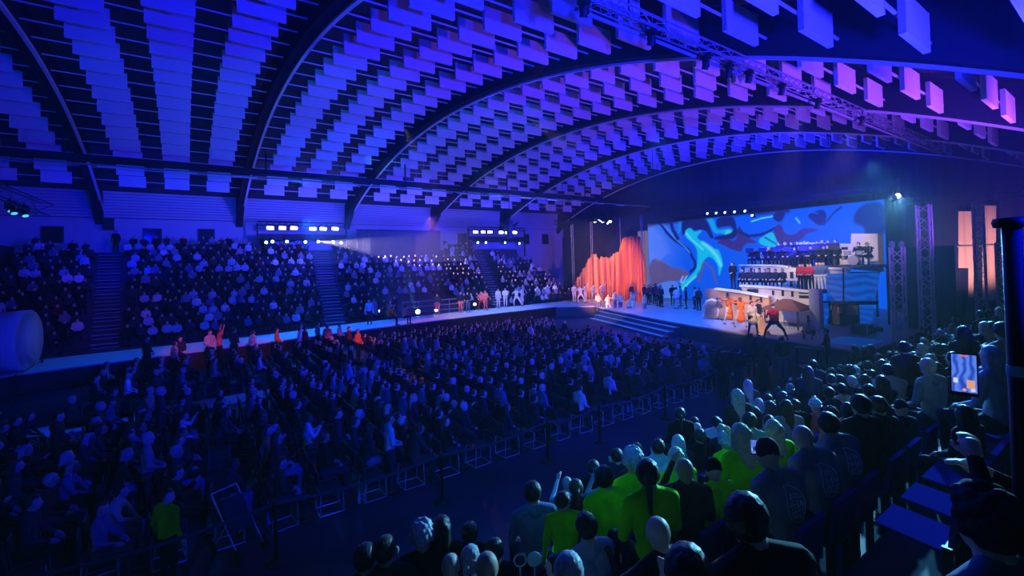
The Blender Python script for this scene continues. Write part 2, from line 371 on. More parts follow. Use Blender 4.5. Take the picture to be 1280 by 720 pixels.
g_dim = emitter('dim violet lens', (0.45, 0.3, 1), 0.7)
for i, (u, v) in enumerate(((728, 8), (812, 45), (880, 76), (909, 86), (934, 94), (975, 110), (1020, 128), (1075, 150))):
    p = P(u, v, Y=TY); L = moving_head('moving_head_light', (p.x, TY-.05, p.z+.1), 'dark moving-head light under the roof truss, %s from its near end' % ORD[i], 'moving heads on the roof truss', target=(p.x+1, TY+3, p.z-6), s=.62)
o = empty('lighting_truss', tuple(P(10, 245, d=24)), 'cyan-lit lattice truss hanging at the start-wall side', 'truss')
p0 = P(10, 245, d=24); p1 = P(57, 262, d=24); pm = P(-60, 215, d=24)
truss(MB(), pm-p0, p1-p0, 0.6, 0.6, 0.035).build('lattice', m_truss, o)
for k2, (u, v) in enumerate(((12, 244), (16, 247), (30, 250))):
    moving_head('wash_light', tuple(P(u, v, d=24)-Vector((0, 0, 0.3))), 'small cyan wash lamp under the lattice truss, %s of three' % ORD[k2], 'lamps on the cyan-lit truss', glow=emitter('cyan lens', (0.1, 0.7, 1), 1.0))
for i, (u0, v0, v1, X) in enumerate(((1154, 256, 380, 26.5), (1121, 309, 378, 25.5), (1222, 255, 376, 38.0), (1251, 303, 378, 38.5))):
    a = P(u0, v0, X=X); e = P(u0+4, v1, X=X); zb = 0.06
    o = empty('truss_tower', (a.x, a.y, 0), ('tall pale lattice tower beside the dark stage wing', 'shorter pale lattice tower with two rounded tops by the stage', 'lattice tower against the peach end wall', 'short lattice tower nearest the handrail post at the end wall')[i], 'truss tower', 'truss towers by the stage')
    truss(MB(), (0, 0, zb), (0, 0, a.z), 0.42, 0.42, 0.04).build('lattice', mat('tower truss', (0.75, 0.68, 0.66), 0.4, 0.2), o)
    MB().box((0, 0, 0.03), (0.9, 0.9, 0.06)).build('base_plate', m_black, o)
    if i == 1: MB().lathe([(0.10, 0), (0.10, 0.22), (0.02, 0.28)], (-0.16, 0.12, a.z), 10).lathe([(0.10, 0), (0.10, 0.22), (0.02, 0.28)], (0.16, -0.12, a.z), 10).build('top_cap', m_truss, o)
def at(o, p): return Vector(p)-o.location
# ------------------------------------------------------------------ lamp rigs over the far stand
g_white = emitter('white blinder glow', (0.93, 0.93, 1.0), 14)
g_cyan = emitter('cyan head glow', (0.45, 0.85, 1.0), 10)
def blinder(p, label, group):
    o = empty('blinder_light', tuple(p), label, 'stage light', group)
    MB().box((0, 0.10, 0), (0.62, 0.16, 0.34)).build('lamp_housing', m_black, o)
    MB().box((0, 0.01, 0), (0.56, 0.03, 0.26)).build('lamp_face', g_white, o)
    MB().box((-0.35, 0.10, 0.1), (0.03, 0.05, 0.5)).box((0.35, 0.10, 0.1), (0.03, 0.05, 0.5)).box((0, .10, .34), (.73, .05, .03)).build('yoke', m_black, o)
def rig(name, us, vtop, heads, u0, u1, label, grp):
    Yr = 45.4
    a = P(u0, vtop, Y=Yr); e = P(u1, vtop, Y=Yr)
    o = empty('lamp_rig', (a.x, Yr, a.z-1.3), label, 'lighting rig')
    w = e.x-a.x
    truss(MB(), (-0.3, 0.35, 1.75), (w+0.3, 0.35, 1.75), 0.35, 0.5).build('top_truss', m_black, o)
    MB().box((w/2, 0.4, 0.55), (w+0.6, 0.3, 0.55)).build('amplifier_row', m_black, o)
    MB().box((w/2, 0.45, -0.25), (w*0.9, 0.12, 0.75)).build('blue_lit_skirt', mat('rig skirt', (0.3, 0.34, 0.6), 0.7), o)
    b = MB()
    for x in (-0.3, w+0.3): b.box((x, 0.35, 0.1), (0.12, 0.12, 3.3))
    b.build('post', m_black, o)
    for i, (u, v) in enumerate(us): blinder(P(u, v, Y=Yr), 'glowing white blinder lamp, %s along the %s' % (ORD[i], grp), 'white lamps on the '+grp)
    for i, (u, v) in enumerate(heads):
        p = P(u, v, Y=Yr-0.3)
        moving_head('moving_head_light', (p.x, p.y, p.z+0.36), 'glowing cyan-white head lamp, %s along the %s' % (ORD[i], grp), 'head lamps on the '+grp, target=(p.x+0.5, p.y-8, p.z-1.5), glow=g_cyan)
rig('r', [(338, 285), (353, 285), (367.5, 285), (391, 286), (404, 286), (419, 286)], 285, [(332, 302.5), (340, 301.5), (358, 301.5), (381, 302), (397, 301.5), (415.5, 302), (425.5, 303)], 327, 430,
    'wide lamp rig with white and cyan lamps above the far stand', 'wide far-stand rig')
rig('r', [(594.5, 290), (604, 290), (612.5, 290), (626.5, 290.5), (634, 291), (643.5, 290.5)], 290, [(596, 303), (606, 303), (630, 303), (648, 304)], 590, 655,
    'narrow lamp rig with white and cyan lamps nearer the stage', 'narrow stage-side rig')
# dark hanging cluster in front of the narrow rig
p = P(637, 285, Y=41)
o = empty('speaker_cluster', tuple(p), 'black winged speaker cluster hanging before the narrow lamp rig', 'speaker cluster')
MB().box((0, 0, 0.1), (0.5, 0.5, 1.5)).box((0, 0, -0.9), (0.8, 0.5, 0.5)).build('speaker_stack', m_black, o)
b = MB()
for s in (-1, 1): b.tube([(0, 0, 0.4), (s*0.7, 0, 0.25), (s*1.15, 0, 0.65)], 0.12, 8, rr=[0.18, 0.16, 0.08])
b.build('side_arm', m_black, o)
MB().tube([(0, 0, 0.8), (0, 0, arcz(41)+1.3-p.z)], 0.03).build('suspension_cable', m_black, o)
# wall speaker box
p = P(136, 280.5, Y=YWALL-0.3); o = empty('wall_speaker', tuple(p), 'small black speaker box on far wall between two windows', 'speaker')
MB().box((0, 0, 0), (0.62, 0.5, 0.9)).build('speaker_cabinet', m_black, o); MB().box((0, -0.26, 0), (0.5, 0.02, 0.76)).build('speaker_grille', mat('grille', (0.03, 0.03, 0.04), 0.8), o)
# tall dark screen board at the back of the far stand
a = P(446, 287, Y=43.9); e = P(550, 288, Y=43.9)
o = empty('blackout_screen', ((a.x+e.x)/2, 43.9, 4.75), 'large dark blackout screen standing behind the far stand', 'screen')
MB().box((0, 0.05, (a.z-4.75)/2), (e.x-a.x, 0.1, a.z-4.75)).build('cloth_panel', mat('blackout cloth', (0.05, 0.05, 0.09), 0.9, var=.2, vscale=.7), o)
MB().tube([(-(e.x-a.x)/2+0.9, -0.1, 0), (-(e.x-a.x)/2+0.9, -0.1, a.z-4.75)], 0.05).box((0, 0.05, a.z-4.75), (e.x-a.x+.1, 0.18, 0.1)).build('frame', m_rib, o)
#@@PEOPLE
# ================================================================== PEOPLE
def capsule(b, p0, p1, r0, r1, n=10, yf=1.0, mi=0):
    p0, p1 = Vector(p0), Vector(p1); t = (p1-p0); L = t.length
    if L < 1e-5: t = Vector((0, 0, 1))
    t = t.normalized(); x = t.cross(Vector((0, 0, 1)) if abs(t.z) < 0.9 else Vector((1, 0, 0))).normalized(); y = t.cross(x)
    rings = []
    for a in (-75, -40, 0): a = math.radians(a); rings.append((p0+t*(r0*math.sin(a)), r0*math.cos(a)))
    for a in (0, 40, 75): a = math.radians(a); rings.append((p1+t*(r1*math.sin(a)), r1*math.cos(a)))
    V = []; F = []
    for c, r in rings: V += [c + x*(r*math.cos(2*PI*k/n)) + y*(r*math.sin(2*PI*k/n)) for k in range(n)]
    if yf != 1.0:
        for i, q in enumerate(V):
            s = min(1, max(0, (q-p0).dot(t)/max(L, 1e-5))); c = p0.lerp(p1, s); V[i] = Vector((q.x, c.y+(q.y-c.y)*yf, q.z))
    for i in range(len(rings)-1): F += [(i*n+k, i*n+(k+1) % n, (i+1)*n+(k+1) % n, (i+1)*n+k) for k in range(n)]
    F += [tuple(range(n-1, -1, -1)), tuple((len(rings)-1)*n+k for k in range(n))]
    b.add(V, F, mi)
def remesh(b, voxel, smooth=2):
    """Fuse overlapping shapes into one continuous skin."""
    me = b.mesh('tmp', [None]*0 or [m_black]); o = bpy.data.objects.new('tmp', me); COL.objects.link(o)
    r = o.modifiers.new('r', 'REMESH'); r.mode = 'VOXEL'; r.voxel_size = voxel; r.use_smooth_shade = True
    if smooth: s = o.modifiers.new('s', 'SMOOTH'); s.factor = 0.5; s.iterations = smooth
    dg = bpy.context.evaluated_depsgraph_get(); out = bpy.data.meshes.new_from_object(o.evaluated_get(dg))
    bpy.data.objects.remove(o); bpy.data.meshes.remove(me); out.materials.clear()
    return out
def nrm(v): return Vector(v).normalized()
STAND = dict(pel=(0, 0, .93), ch=(0, 0, 1.26), nk=(0, 0, 1.46), hd=(0, .025, 1.60), shL=(-.19, 0, 1.40), shR=(.19, 0, 1.40),
 elL=(-.25, -.03, 1.13), elR=(.25, -.03, 1.13), wrL=(-.26, .06, .89), wrR=(.26, .06, .89),
 hiL=(-.09, 0, .90), hiR=(.09, 0, .90), knL=(-.10, .03, .50), knR=(.10, .03, .50), anL=(-.11, -.02, .09), anR=(.11, -.02, .09))
SIT = dict(pel=(0, 0, .56), ch=(0, .01, .88), nk=(0, .03, 1.08), hd=(0, .06, 1.22), shL=(-.19, .02, 1.02), shR=(.19, .02, 1.02),
 elL=(-.25, .05, .76), elR=(.25, .05, .76), wrL=(-.13, .27, .66), wrR=(.13, .27, .66),
 hiL=(-.09, .03, .54), hiR=(.09, .03, .54), knL=(-.13, .44, .52), knR=(.13, .44, .52), anL=(-.13, .42, .09), anR=(.13, .42, .09))
PROTO = {}
def make_body(name, J, voxel=0.022, skirt=None, yaw=0.0, pitch=0.0, female=False, bare_arm=False, short=False, sleeve_flare=0.0, hands=True, bulk=1.0, face=True):
    """One continuous body from a posed skeleton; the material index says skin, top, trousers or shoes."""
    J = {k: Vector(v) for k, v in J.items()}; b = MB(); seg = []   # (p0, p1, r0, r1, tag)
    def S(p0, p1, r0, r1, tg, yf=1.0):
        capsule(b, p0, p1, r0, r1, yf=yf); seg.append((Vector(p0), Vector(p1), r0, r1, tg))
    B = bulk; w = 0.9 if female else 1.0
    S(J['hiL'], J['hiR'], .125*B, .125*B, 2, .95)
    mid = J['pel'].lerp(J['ch'], .45)
    S(J['pel']+Vector((-.05, 0, .05)), mid+Vector((-.045, 0, 0)), .12*B, .11*B*w, 1, .9); S(J['pel']+Vector((.05, 0, .05)), mid+Vector((.045, 0, 0)), .12*B, .11*B*w, 1, .9)
    S(mid+Vector((-.045, 0, 0)), J['ch']+Vector((-.07, 0, 0)), .11*B*w, .125*B, 1, .88); S(mid+Vector((.045, 0, 0)), J['ch']+Vector((.07, 0, 0)), .11*B*w, .125*B, 1, .88)
    S(J['ch']+Vector((-.07, 0, 0)), J['shL'].lerp(J['nk'], .25)-Vector((0, 0, .03)), .125*B, .075*B, 1, .88); S(J['ch']+Vector((.07, 0, 0)), J['shR'].lerp(J['nk'], .25)-Vector((0, 0, .03)), .125*B, .075*B, 1, .88)
    S(J['shL'], J['nk']-Vector((.03, .01, -.005)), .066*B, .052, 1); S(J['shR'], J['nk']-Vector((-.03, .01, -.005)), .066*B, .052, 1)
    S(J['nk']+Vector((0, 0, .015)), J['hd']-Vector((0, .01, .03)), .062, .062, 0); S(J['nk']-Vector((0, .004, .05)), J['nk']-Vector((0, .004, .012)), .086, .074, 1)
    for s in 'LR':
        sh, el, wr = J['sh'+s], J['el'+s], J['wr'+s]
        S(sh, el, .060*B, .047*B, 1)
        S(el, wr, .044, .031+sleeve_flare, 0 if bare_arm else 1)
        if hands:
            d = nrm(wr-el); side = nrm(d.cross(Vector((0, 0, 1))) if abs(d.z) < .95 else d.cross(Vector((0, 1, 0)))); pal = nrm(d.cross(side)); sg = -1 if s == 'L' else 1
            S(wr, wr+d*.075, .030, .036, 0)
            if voxel <= .014:
                for q, (o, L) in enumerate(((-.030, .070), (-.010, .080), (.010, .076), (.030, .060))):
                    k0 = wr+d*.085+side*o; k1 = k0+d*(L*.55)+pal*.008; k2 = k1+d*(L*.4)+pal*.026
                    S(k0, k1, .0095, .009, 0); S(k1, k2, .009, .0078, 0)
                t0 = wr+d*.03+side*(.034*sg); t1 = t0+d*.035+side*(.026*sg)+pal*.012; S(t0, t1, .012, .010, 0); S(t1, t1+d*.028, .010, .0085, 0)
            else:
                S(wr+d*.07, wr+d*.13+pal*.02, .034, .022, 0)
                t0 = wr+d*.03+side*(.034*sg); S(t0, t0+d*.05+side*(.02*sg), .015, .012, 0)
        hi, kn, an = J['hi'+s], J['kn'+s], J['an'+s]
        S(hi, kn, .092*B, .064, 2); 
        S(kn, an, .060, .042, 0 if short else 2)
        fd = J.get('toe'+s, an+Vector((0, .17, -.055)))
        S(an+Vector((0, -.03, -.045)), fd, .042, .036, 3)
    if skirt:   # a flared robe, tunic or dress
        top, bot, r0, r1 = skirt; S(Vector(top), Vector(bot), r0, r1, 1)
        for a in range(8):
            q = Vector((math.cos(a*PI/4)*r1*.72, math.sin(a*PI/4)*r1*.72, 0)); S(Vector(top), Vector(bot)+q, r0*.6, r1*.38, 1)
    H = Matrix.Rotation(yaw, 3, 'Z') @ Matrix.Rotation(pitch, 3, 'X'); hd = J['hd']
    def E(c, r, tg=0):
        c = H@Vector(c)+hd; b.ell(c, r, 12, 8, mat3=H); seg.append((c, c+Vector((0, 0, 1e-3)), min(r), min(r), tg))
    E((0, -.010, .012), (.085, .104, .098)); E((0, -.02, -.04), (.070, .080, .06)); E((0, .022, -.055), (.058, .068, .062))
    if face:
        E((0, .100, -.018), (.013, .022, .024)); E((0, .088, -.068), (.026, .014, .012)); E((-.033, .080, .018), (.022, .014, .01)); E((.033, .080, .018), (.022, .014, .01))
        E((-.079, -.005, -.01), (.012, .022, .034)); E((.079, -.005, -.01), (.012, .022, .034))
    me = remesh(b, voxel)
    n = len(me.polygons); C = np.empty(n*3); me.polygons.foreach_get('center', C); C = C.reshape(n, 3)
    best = np.full(n, 1e9); idx = np.zeros(n, int)
    for p0, p1, r0, r1, tg in seg:
        a = np.array(p0); d = np.array(p1)-a; L2 = max(d@d, 1e-9); t = np.clip(((C-a)@d)/L2, 0, 1)
        q = np.linalg.norm(C-(a+t[:, None]*d), axis=1)-(r0+(r1-r0)*t); sel = q < best; best[sel] = q[sel]; idx[sel] = tg
    me.materials.append(MATS['skin tone light']); me.materials.append(MATS['cloth black']); me.materials.append(MATS['cloth navy']); me.materials.append(MATS['shoe leather'])
    me.polygons.foreach_set('material_index', idx.tolist()); me.name = name+'_body'; me.update()
    PROTO[name] = dict(mesh=me, hd=hd.copy(), H=H.copy())
    return PROTO[name]
# cloth, skin and hair colours
for nme, c in (('cloth black', (.010, .010, .013)), ('cloth charcoal', (.035, .035, .042)), ('cloth navy', (.018, .022, .05)), ('cloth denim', (.10, .15, .28)), ('cloth brown', (.07, .045, .035)),
               ('cloth maroon', (.12, .02, .025)), ('cloth grey', (.26, .27, .29)), ('cloth pale blue', (.42, .48, .60)), ('cloth white', (.75, .75, .74)), ('cloth beige', (.62, .52, .38)),
               ('cloth hi-vis green', (.24, 1.0, .0)), ('cloth orange', (.95, .17, .02)), ('cloth red', (.55, .03, .04)), ('cloth salmon', (1.0, .20, .16)), ('cloth green', (.08, .5, .15)), ('cloth teal', (.05, .45, .5)),
               ('cloth yellow', (.8, .55, .05))):
    mat(nme, c, 0.85, var=0.12, vscale=9, spec=0.15, bump=0.35)
for nme, c in (('skin tone light', (.62, .42, .34)), ('skin tone tan', (.45, .28, .20)), ('skin tone dark', (.16, .09, .06))): mat(nme, c, 0.55, spec=0.35)
for nme, c in (('hair black', (.012, .010, .010)), ('hair brown', (.06, .035, .022)), ('hair blond', (.50, .40, .26)), ('hair grey', (.42, .42, .44)), ('hair white', (.7, .7, .7))):
    mat(nme, c, 0.5, var=0.2, vscale=30, spec=0.35, bump=0.4)
mat('shoe leather', (.03, .03, .035), 0.5)
SKINS = ['skin tone light', 'skin tone tan', 'skin tone light', 'skin tone dark']
# hair, made around the centre of the head
HAIR = {}
def hair(kind, voxel=0.02):
    key = (kind, voxel)
    if key in HAIR: return HAIR[key]
    b = MB(); V = []; n = 36; m = 22; V.append(Vector((0, -.01, -.06)))
    F = []
    for j in range(1, m):
        ph = -PI/2+PI*j/m
        for k in range(n):
            d = Vector((math.cos(ph)*math.cos(2*PI*k/n), math.cos(ph)*math.sin(2*PI*k/n), math.sin(ph)))
            face = d.y > .30 and d.z < .55
            low = d.z < (-.86 if d.y < -.2 else -.45 if d.y < .1 else -.2)
            s = .80 if (face or low) else 1.10+rng.uniform(-.05, .06)+.03*math.sin(d.x*14+d.z*9)*math.sin(d.z*17+d.y*6)
            V.append(Vector((d.x*.087*s, d.y*.106*s-.010, d.z*.098*s+.014)))
    V.append(Vector((0, -.01, .121)))
    for k in range(n): F.append((0, 1+(k+1) % n, 1+k)); F.append((len(V)-1, len(V)-1-n+k, len(V)-1-n+(k+1) % n))
    for j in range(m-2): F += [(1+j*n+k, 1+j*n+(k+1) % n, 1+(j+1)*n+(k+1) % n, 1+(j+1)*n+k) for k in range(n)]
    b.add(V, F)
    if kind in ('long', 'bob'):
        for q in range(26):
            a = PI+PI*(q+.5)/26; x0, y0 = .078*math.cos(a), .088*math.sin(a)-.012; L2 = (.36 if kind == 'long' else .15)*rng.uniform(.9, 1.05)
            capsule(b, (x0, y0, .03), (x0*1.12, y0*1.08, -.10), .017, .017, 6); capsule(b, (x0*1.12, y0*1.08, -.10), (x0*1.45+rng.uniform(-.02, .02), y0*1.05-.02, -.10-L2), .017, .013, 6)
        L = .40 if kind == 'long' else .16
        for x in (-.06, -.03, 0, .03, .06):
            capsule(b, (x, -.055, .03), (x*1.15, -.085, -.10), .045, .042); capsule(b, (x*1.15, -.085, -.10), (x*1.25+.012*math.sin(50*x), -.095-.01*abs(math.sin(40*x)), -.10-L+.05*math.sin(77*x)), .040, .020)
        for s in (-1, 1): capsule(b, (s*.075, -.02, .02), (s*.085, -.03, -.10-L*.3), .026, .018)
    if kind == 'ponytail':
        capsule(b, (0, -.10, .04), (0, -.15, .0), .032, .034); capsule(b, (0, -.15, .0), (.01, -.14, -.28), .034, .014)
    if kind == 'curly':
        for i in range(46):
            a = i*2.399; z = -.25+1.2*((i+.5)/46); r = math.sqrt(max(0, 1-z*z)); d = Vector((r*math.cos(a), r*math.sin(a), z))
            if d.y > .35 and d.z < .5: continue
            b.ell((d.x*.092, d.y*.11-.01, d.z*.125+.015), (.03, .03, .03), 8, 6)
    me = remesh(b, .009, 1); me.name = kind+'_hair'; me.materials.append(MATS['hair black'])
    HAIR[key] = me
    return me
def cap_mesh():
    if 'cap' in HAIR: return HAIR['cap']
    b = MB(); b.lathe([(.088, -.012), (.094, .03), (.084, .08), (.055, .12), (.01, .138)], (0, -.008, .02), 18); b.lathe([(.03, -.035), (.088, -.012)], (0, -.008, .02), 18)
    V = []; n = 11
    for z in (0, .008):
        for k in range(n):
            a = math.radians(35+110*k/(n-1)); V.append((.086*math.cos(a), .086*math.sin(a), .02+z)); V.append((.09*math.cos(a), .16*math.sin(a)+.01, .012+z))
    F = [(2*k, 2*k+1, 2*k+3, 2*k+2) for k in range(n-1)]+[(2*n+2*k, 2*n+2*k+2, 2*n+2*k+3, 2*n+2*k+1) for k in range(n-1)]+[(2*k+1, 2*n+2*k+1, 2*n+2*k+3, 2*k+3) for k in range(n-1)]
    b.add(V, F); HAIR['cap'] = b.mesh('cap', MATS['cloth navy'], True); return HAIR['cap']
def person(proto, loc, rz, label, group=None, top='cloth black', legs='cloth navy', skin='skin tone light', shoe='shoe leather', hairkind='short', haircol='hair black', s=1.0, name='person', cat='person'):
    p = PROTO[proto]; o = bpy.data.objects.new(name, p['mesh']); COL.objects.link(o); o.location = loc; o.rotation_euler = (0, 0, rz); o.scale = (s, s, s)
    for sl, mn in zip(o.material_slots, (skin, top, legs, shoe)):
        if mn != sl.material.name: sl.link = 'OBJECT'; sl.material = MATS[mn]
    if hairkind and hairkind != 'bald':
        h = bpy.data.objects.new('cap' if hairkind == 'cap' else 'hair', cap_mesh() if hairkind == 'cap' else hair(hairkind)); COL.objects.link(h); h.parent = o
        h.matrix_local = Matrix.Translation(p['hd']) @ p['H'].to_4x4()
        if hairkind != 'cap': h.material_slots[0].link = 'OBJECT'; h.material_slots[0].material = MATS[haircol]
        elif haircol in MATS and haircol.startswith('cloth'): h.material_slots[0].link = 'OBJECT'; h.material_slots[0].material = MATS[haircol]
    return tag(o, label, cat, group)
def pose(base, **kw): d = dict(base); d.update(kw); return d
# ---- crowd bodies
make_body('sit', SIT); make_body('sit_lean', pose(SIT, ch=(0, .08, .87), nk=(0, .14, 1.06), hd=(0, .19, 1.18), shL=(-.19, .11, 1.0), shR=(.19, .11, 1.0), elL=(-.24, .24, .78), elR=(.24, .24, .78), wrL=(-.06, .38, .68), wrR=(.06, .38, .68)))
make_body('sit_turn', SIT, yaw=-.6, female=True)
make_body('sit_clap', pose(SIT, elL=(-.23, .16, .80), elR=(.23, .16, .80), wrL=(-.04, .32, 1.0), wrR=(.04, .32, 1.0)), yaw=-.3)
make_body('sit_phone', pose(SIT, elL=(-.22, .2, .92), elR=(.24, .05, .76), wrL=(-.05, .32, 1.18), wrR=(.13, .27, .66)))
make_body('stand', STAND); make_body('stand_turn', pose(STAND, wrL=(-.08, .2, 1.05), wrR=(.08, .2, 1.02), elL=(-.25, .02, 1.12), elR=(.25, .02, 1.12)), yaw=-.4)
make_body('stand_up', pose(STAND, elL=(-.30, .05, 1.55), elR=(.30, .05, 1.55), wrL=(-.24, .12, 1.80), wrR=(.24, .12, 1.80)))
CROWD_TOP = ['cloth black']*8+['cloth charcoal']*5+['cloth navy']*5+['cloth brown']*2+['cloth maroon', 'cloth grey', 'cloth grey', 'cloth denim', 'cloth pale blue', 'cloth pale blue', 'cloth white', 'cloth beige']
CROWD_HAIR = [('short', 'hair black')]*4+[('short', 'hair brown')]*4+[('long', 'hair brown')]*3+[('long', 'hair black')]*2+[('long', 'hair blond')]+[('short', 'hair grey')]*2+[('ponytail', 'hair brown')]+[('bald', '')]+[('bob', 'hair grey'), ('curly', 'hair brown')]
HW = {'bald': 'bald', 'short': 'short-haired', 'long': 'long-haired', 'ponytail': 'ponytailed', 'bob': 'bob-haired', 'curly': 'curly-haired', 'cap': 'capped'}
def cn(mn): return mn.replace('cloth ', '')
def crowd_look(): 
    return dict(top=random.choice(CROWD_TOP), legs=random.choice(['cloth black', 'cloth navy', 'cloth denim', 'cloth charcoal']), skin=random.choice(SKINS)), random.choice(CROWD_HAIR)
def lowpoly_person(pose_='sit', vox=0.036):
    """A small far figure for the mass of distant spectators."""
    J = SIT if pose_ == 'sit' else STAND
    key = 'far_'+pose_
    if key not in PROTO: make_body(key, J, voxel=vox, hands=False, face=False)
    me = PROTO[key]['mesh']; V = np.array([v.co[:] for v in me.vertices]); F = [tuple(p.vertices) for p in me.polygons]; mi = np.array([p.material_index for p in me.polygons]); return V, F, mi, PROTO[key]['hd']
class Mass:
    """Many small people gathered into one uncountable object."""
    def __init__(s): s.V = []; s.F = []; s.mi = []; s.n = 0; s.mats = [MATS[k] for k in ('skin tone light', 'cloth black', 'cloth charcoal', 'cloth navy', 'cloth denim', 'cloth grey', 'cloth pale blue', 'cloth white', 'cloth maroon', 'cloth brown', 'hair black', 'hair brown', 'hair grey', 'shoe leather')]; s.ix = {m.name: i for i, m in enumerate(s.mats)}
    def add(s, x, y, z, rz, top, hc, sc=1.0, pose_='sit'):
        V, F, mi, hd = lowpoly_person(pose_); c, si = math.cos(rz), math.sin(rz)
        Q = np.stack([x+sc*(V[:, 0]*c-V[:, 1]*si), y+sc*(V[:, 0]*si+V[:, 1]*c), z+sc*V[:, 2]], 1)
        tt = s.ix.get(top, 1); hx = s.ix.get(hc, 10); hh = float(hd.z)
        for f, m in zip(F, mi):
            cz = sum(V[i][2] for i in f)/len(f); cy = sum(V[i][1] for i in f)/len(f)-float(hd.y)
            k = s.ix['skin tone light'] if m == 0 else tt if m == 1 else 1 if m == 2 else 13
            if m == 0 and cz > hh-.05 and (cy < .0 or cz > hh+.06): k = hx
            s.F.append(tuple(i+s.n for i in f)); s.mi.append(k)
        s.V.append(Q); s.n += len(V)
    def build(s, name, label, group):
        me = bpy.data.meshes.new(name); me.from_pydata(np.concatenate(s.V).tolist(), [], s.F)
        for m in s.mats: me.materials.append(m)
        me.polygons.foreach_set('material_index', s.mi); me.polygons.foreach_set('use_smooth', [True]*len(s.F)); me.update()
        return tag(link(name, me), label, 'crowd', group, 'stuff')
# ------------------------------------------------------------------ far stand
NT, TY0, TZ0, TD, TR = 14, 35.6, 0.55, 0.80, 0.46
def tier_y(i): return TY0+TD*i
def tier_z(i): return TZ0+TR*i
m_tier = mat('stand deck', (0.05, 0.055, 0.08), 0.75, var=.15, vscale=1.5)
m_step = mat('aisle step', (0.42, 0.45, 0.55), 0.7, var=.1, vscale=2)
GAPX = (-9.5, 33.0)
def aisle_x(u_t, v_t, u_b, v_b):
    a = P(u_t, v_t, Y=46); e = P(u_b, v_b, Y=38); return lambda y: e.x+(a.x-e.x)*(y-38)/8
A0 = aisle_x(138, 315, 133, 400); A1 = aisle_x(400.5, 314, 414.5, 390); A2 = aisle_x(596, 330, 618, 371)
stand = empty('grandstand', (0, 0, 0), 'long tiered grandstand packed with spectators along the far wall', 'grandstand')
b = MB()
for i in range(NT):
    y0 = tier_y(i); zt = tier_z(i); b.box(((GAPX[0]+GAPX[1])/2, y0+TD/2, zt/2), (GAPX[1]-GAPX[0], TD-0.004, zt))
b.build('tiered_deck', m_tier, stand)
b = MB(); yb = tier_y(NT); b.box((12, yb+0.45, tier_z(NT-1)/2), (44, 0.9, tier_z(NT-1))).build('rear_walkway', m_tier, stand)
MB().box((-12.6, 41.4, 3.5), (5.6, 12.0, 7.0)).build('side_wall', mat('stand side cladding', (0.035, 0.035, 0.05), 0.8), stand)
for ai, (A, wd) in enumerate(((A0, 1.25), (A1, 1.35), (A2, 0.95))):
    b = MB()
    for i in range(NT):
        for h in (0, 1):
            y = tier_y(i)+TD*(0.25+0.5*h); b.box((A(y), y, tier_z(i)+0.015-(0 if h else TR/2)+TR/2*0), (wd, TD/2-.01, 0.035 if h else 0.03))
            if not h: b.box((A(y), tier_y(i)-TD*.25, tier_z(i)-TR/2-0.005), (wd, TD/2-.01, 0.04))
    b.build('aisle_stairs', m_step, stand)
b = MB(); 
for j in range(4): b.tube([(14.2, 35.3, .7+.42*j), (19.8, 35.3, .7+.42*j)], .035)
for k in range(5): b.tube([(14.2+1.4*k, 35.3, 0), (14.2+1.4*k, 35.3, 2.0)], .03)
b.build('guard_rail', m_truss, stand)
far = []
for i in range(NT):
    y = tier_y(i)+0.42; col = 0
    for x in np.arange(GAPX[0]+.5+.33*(i % 2)+random.uniform(0, .2), GAPX[1]-.3, 0.62):
        if any(abs(x-A(y)) < w for A, w in ((A0, 1.0), (A1, 1.05), (A2, .85))): continue
        if 14 < x < 20.2 and i < 3: continue
        if i == 0 and x < -6.2: continue
        if x > 32.6-.35*i and i > 8: continue
        col += 1
        if random.random() < (.05 if i < NT-1 else .30): continue
        if i >= 10 and 13.0 < x < 23.2: continue
        xx = float(x)+random.uniform(-.08, .08); xx = float(x)+random.uniform(-.13, .13); far.append((float(np.array([xx, y, 1])@vF), i, col, xx, y))
NFAR, NFLOOR = 10, 72
far.sort(); mass = Mass(); nfar = 0
FARTOP = CROWD_TOP+['cloth white', 'cloth pale blue', 'cloth grey', 'cloth white', 'cloth pale blue']
for q, (d, i, col, x, y) in enumerate(far):
    look, hr = crowd_look(); look['top'] = random.choice(FARTOP); rz = PI+random.uniform(-.1, .5); z = tier_z(i)-.46+.0
    # the tier above's edge is the seat: sit with the feet on this tier
    z = tier_z(i)
    up = random.random() < .03
    if q < NFAR:
        if hr[0] == 'bald': hr = ('short', 'hair grey')
        person('stand' if up else random.choice(['sit', 'sit_lean', 'sit_turn', 'sit_clap']), (x, y-.25, z), rz, 'spectator in %s top, %s seat along %s tier of far grandstand' % (cn(look['top']), ordn(col-1), ordn(i)),
               'spectators on the far grandstand', hairkind=hr[0] if hr[0] in ('short', 'long') else 'short', haircol=hr[1], s=random.uniform(.92, 1.04), **look)
        nfar += 1
    else: mass.add(x, y-.25, z, rz, look['top'], hr[1] or 'hair grey', random.uniform(.92, 1.04), 'stand' if up else 'sit')
mass.build('far_crowd', 'dense mass of small spectators on the farther part of the grandstand', 'spectators on the far grandstand')
person('stand', (A0(46.6)+.3, 46.8, tier_z(NT-1)), PI-.2, 'dark figure standing at the top of the stair aisle below the wall speaker', top='cloth black', legs='cloth black')
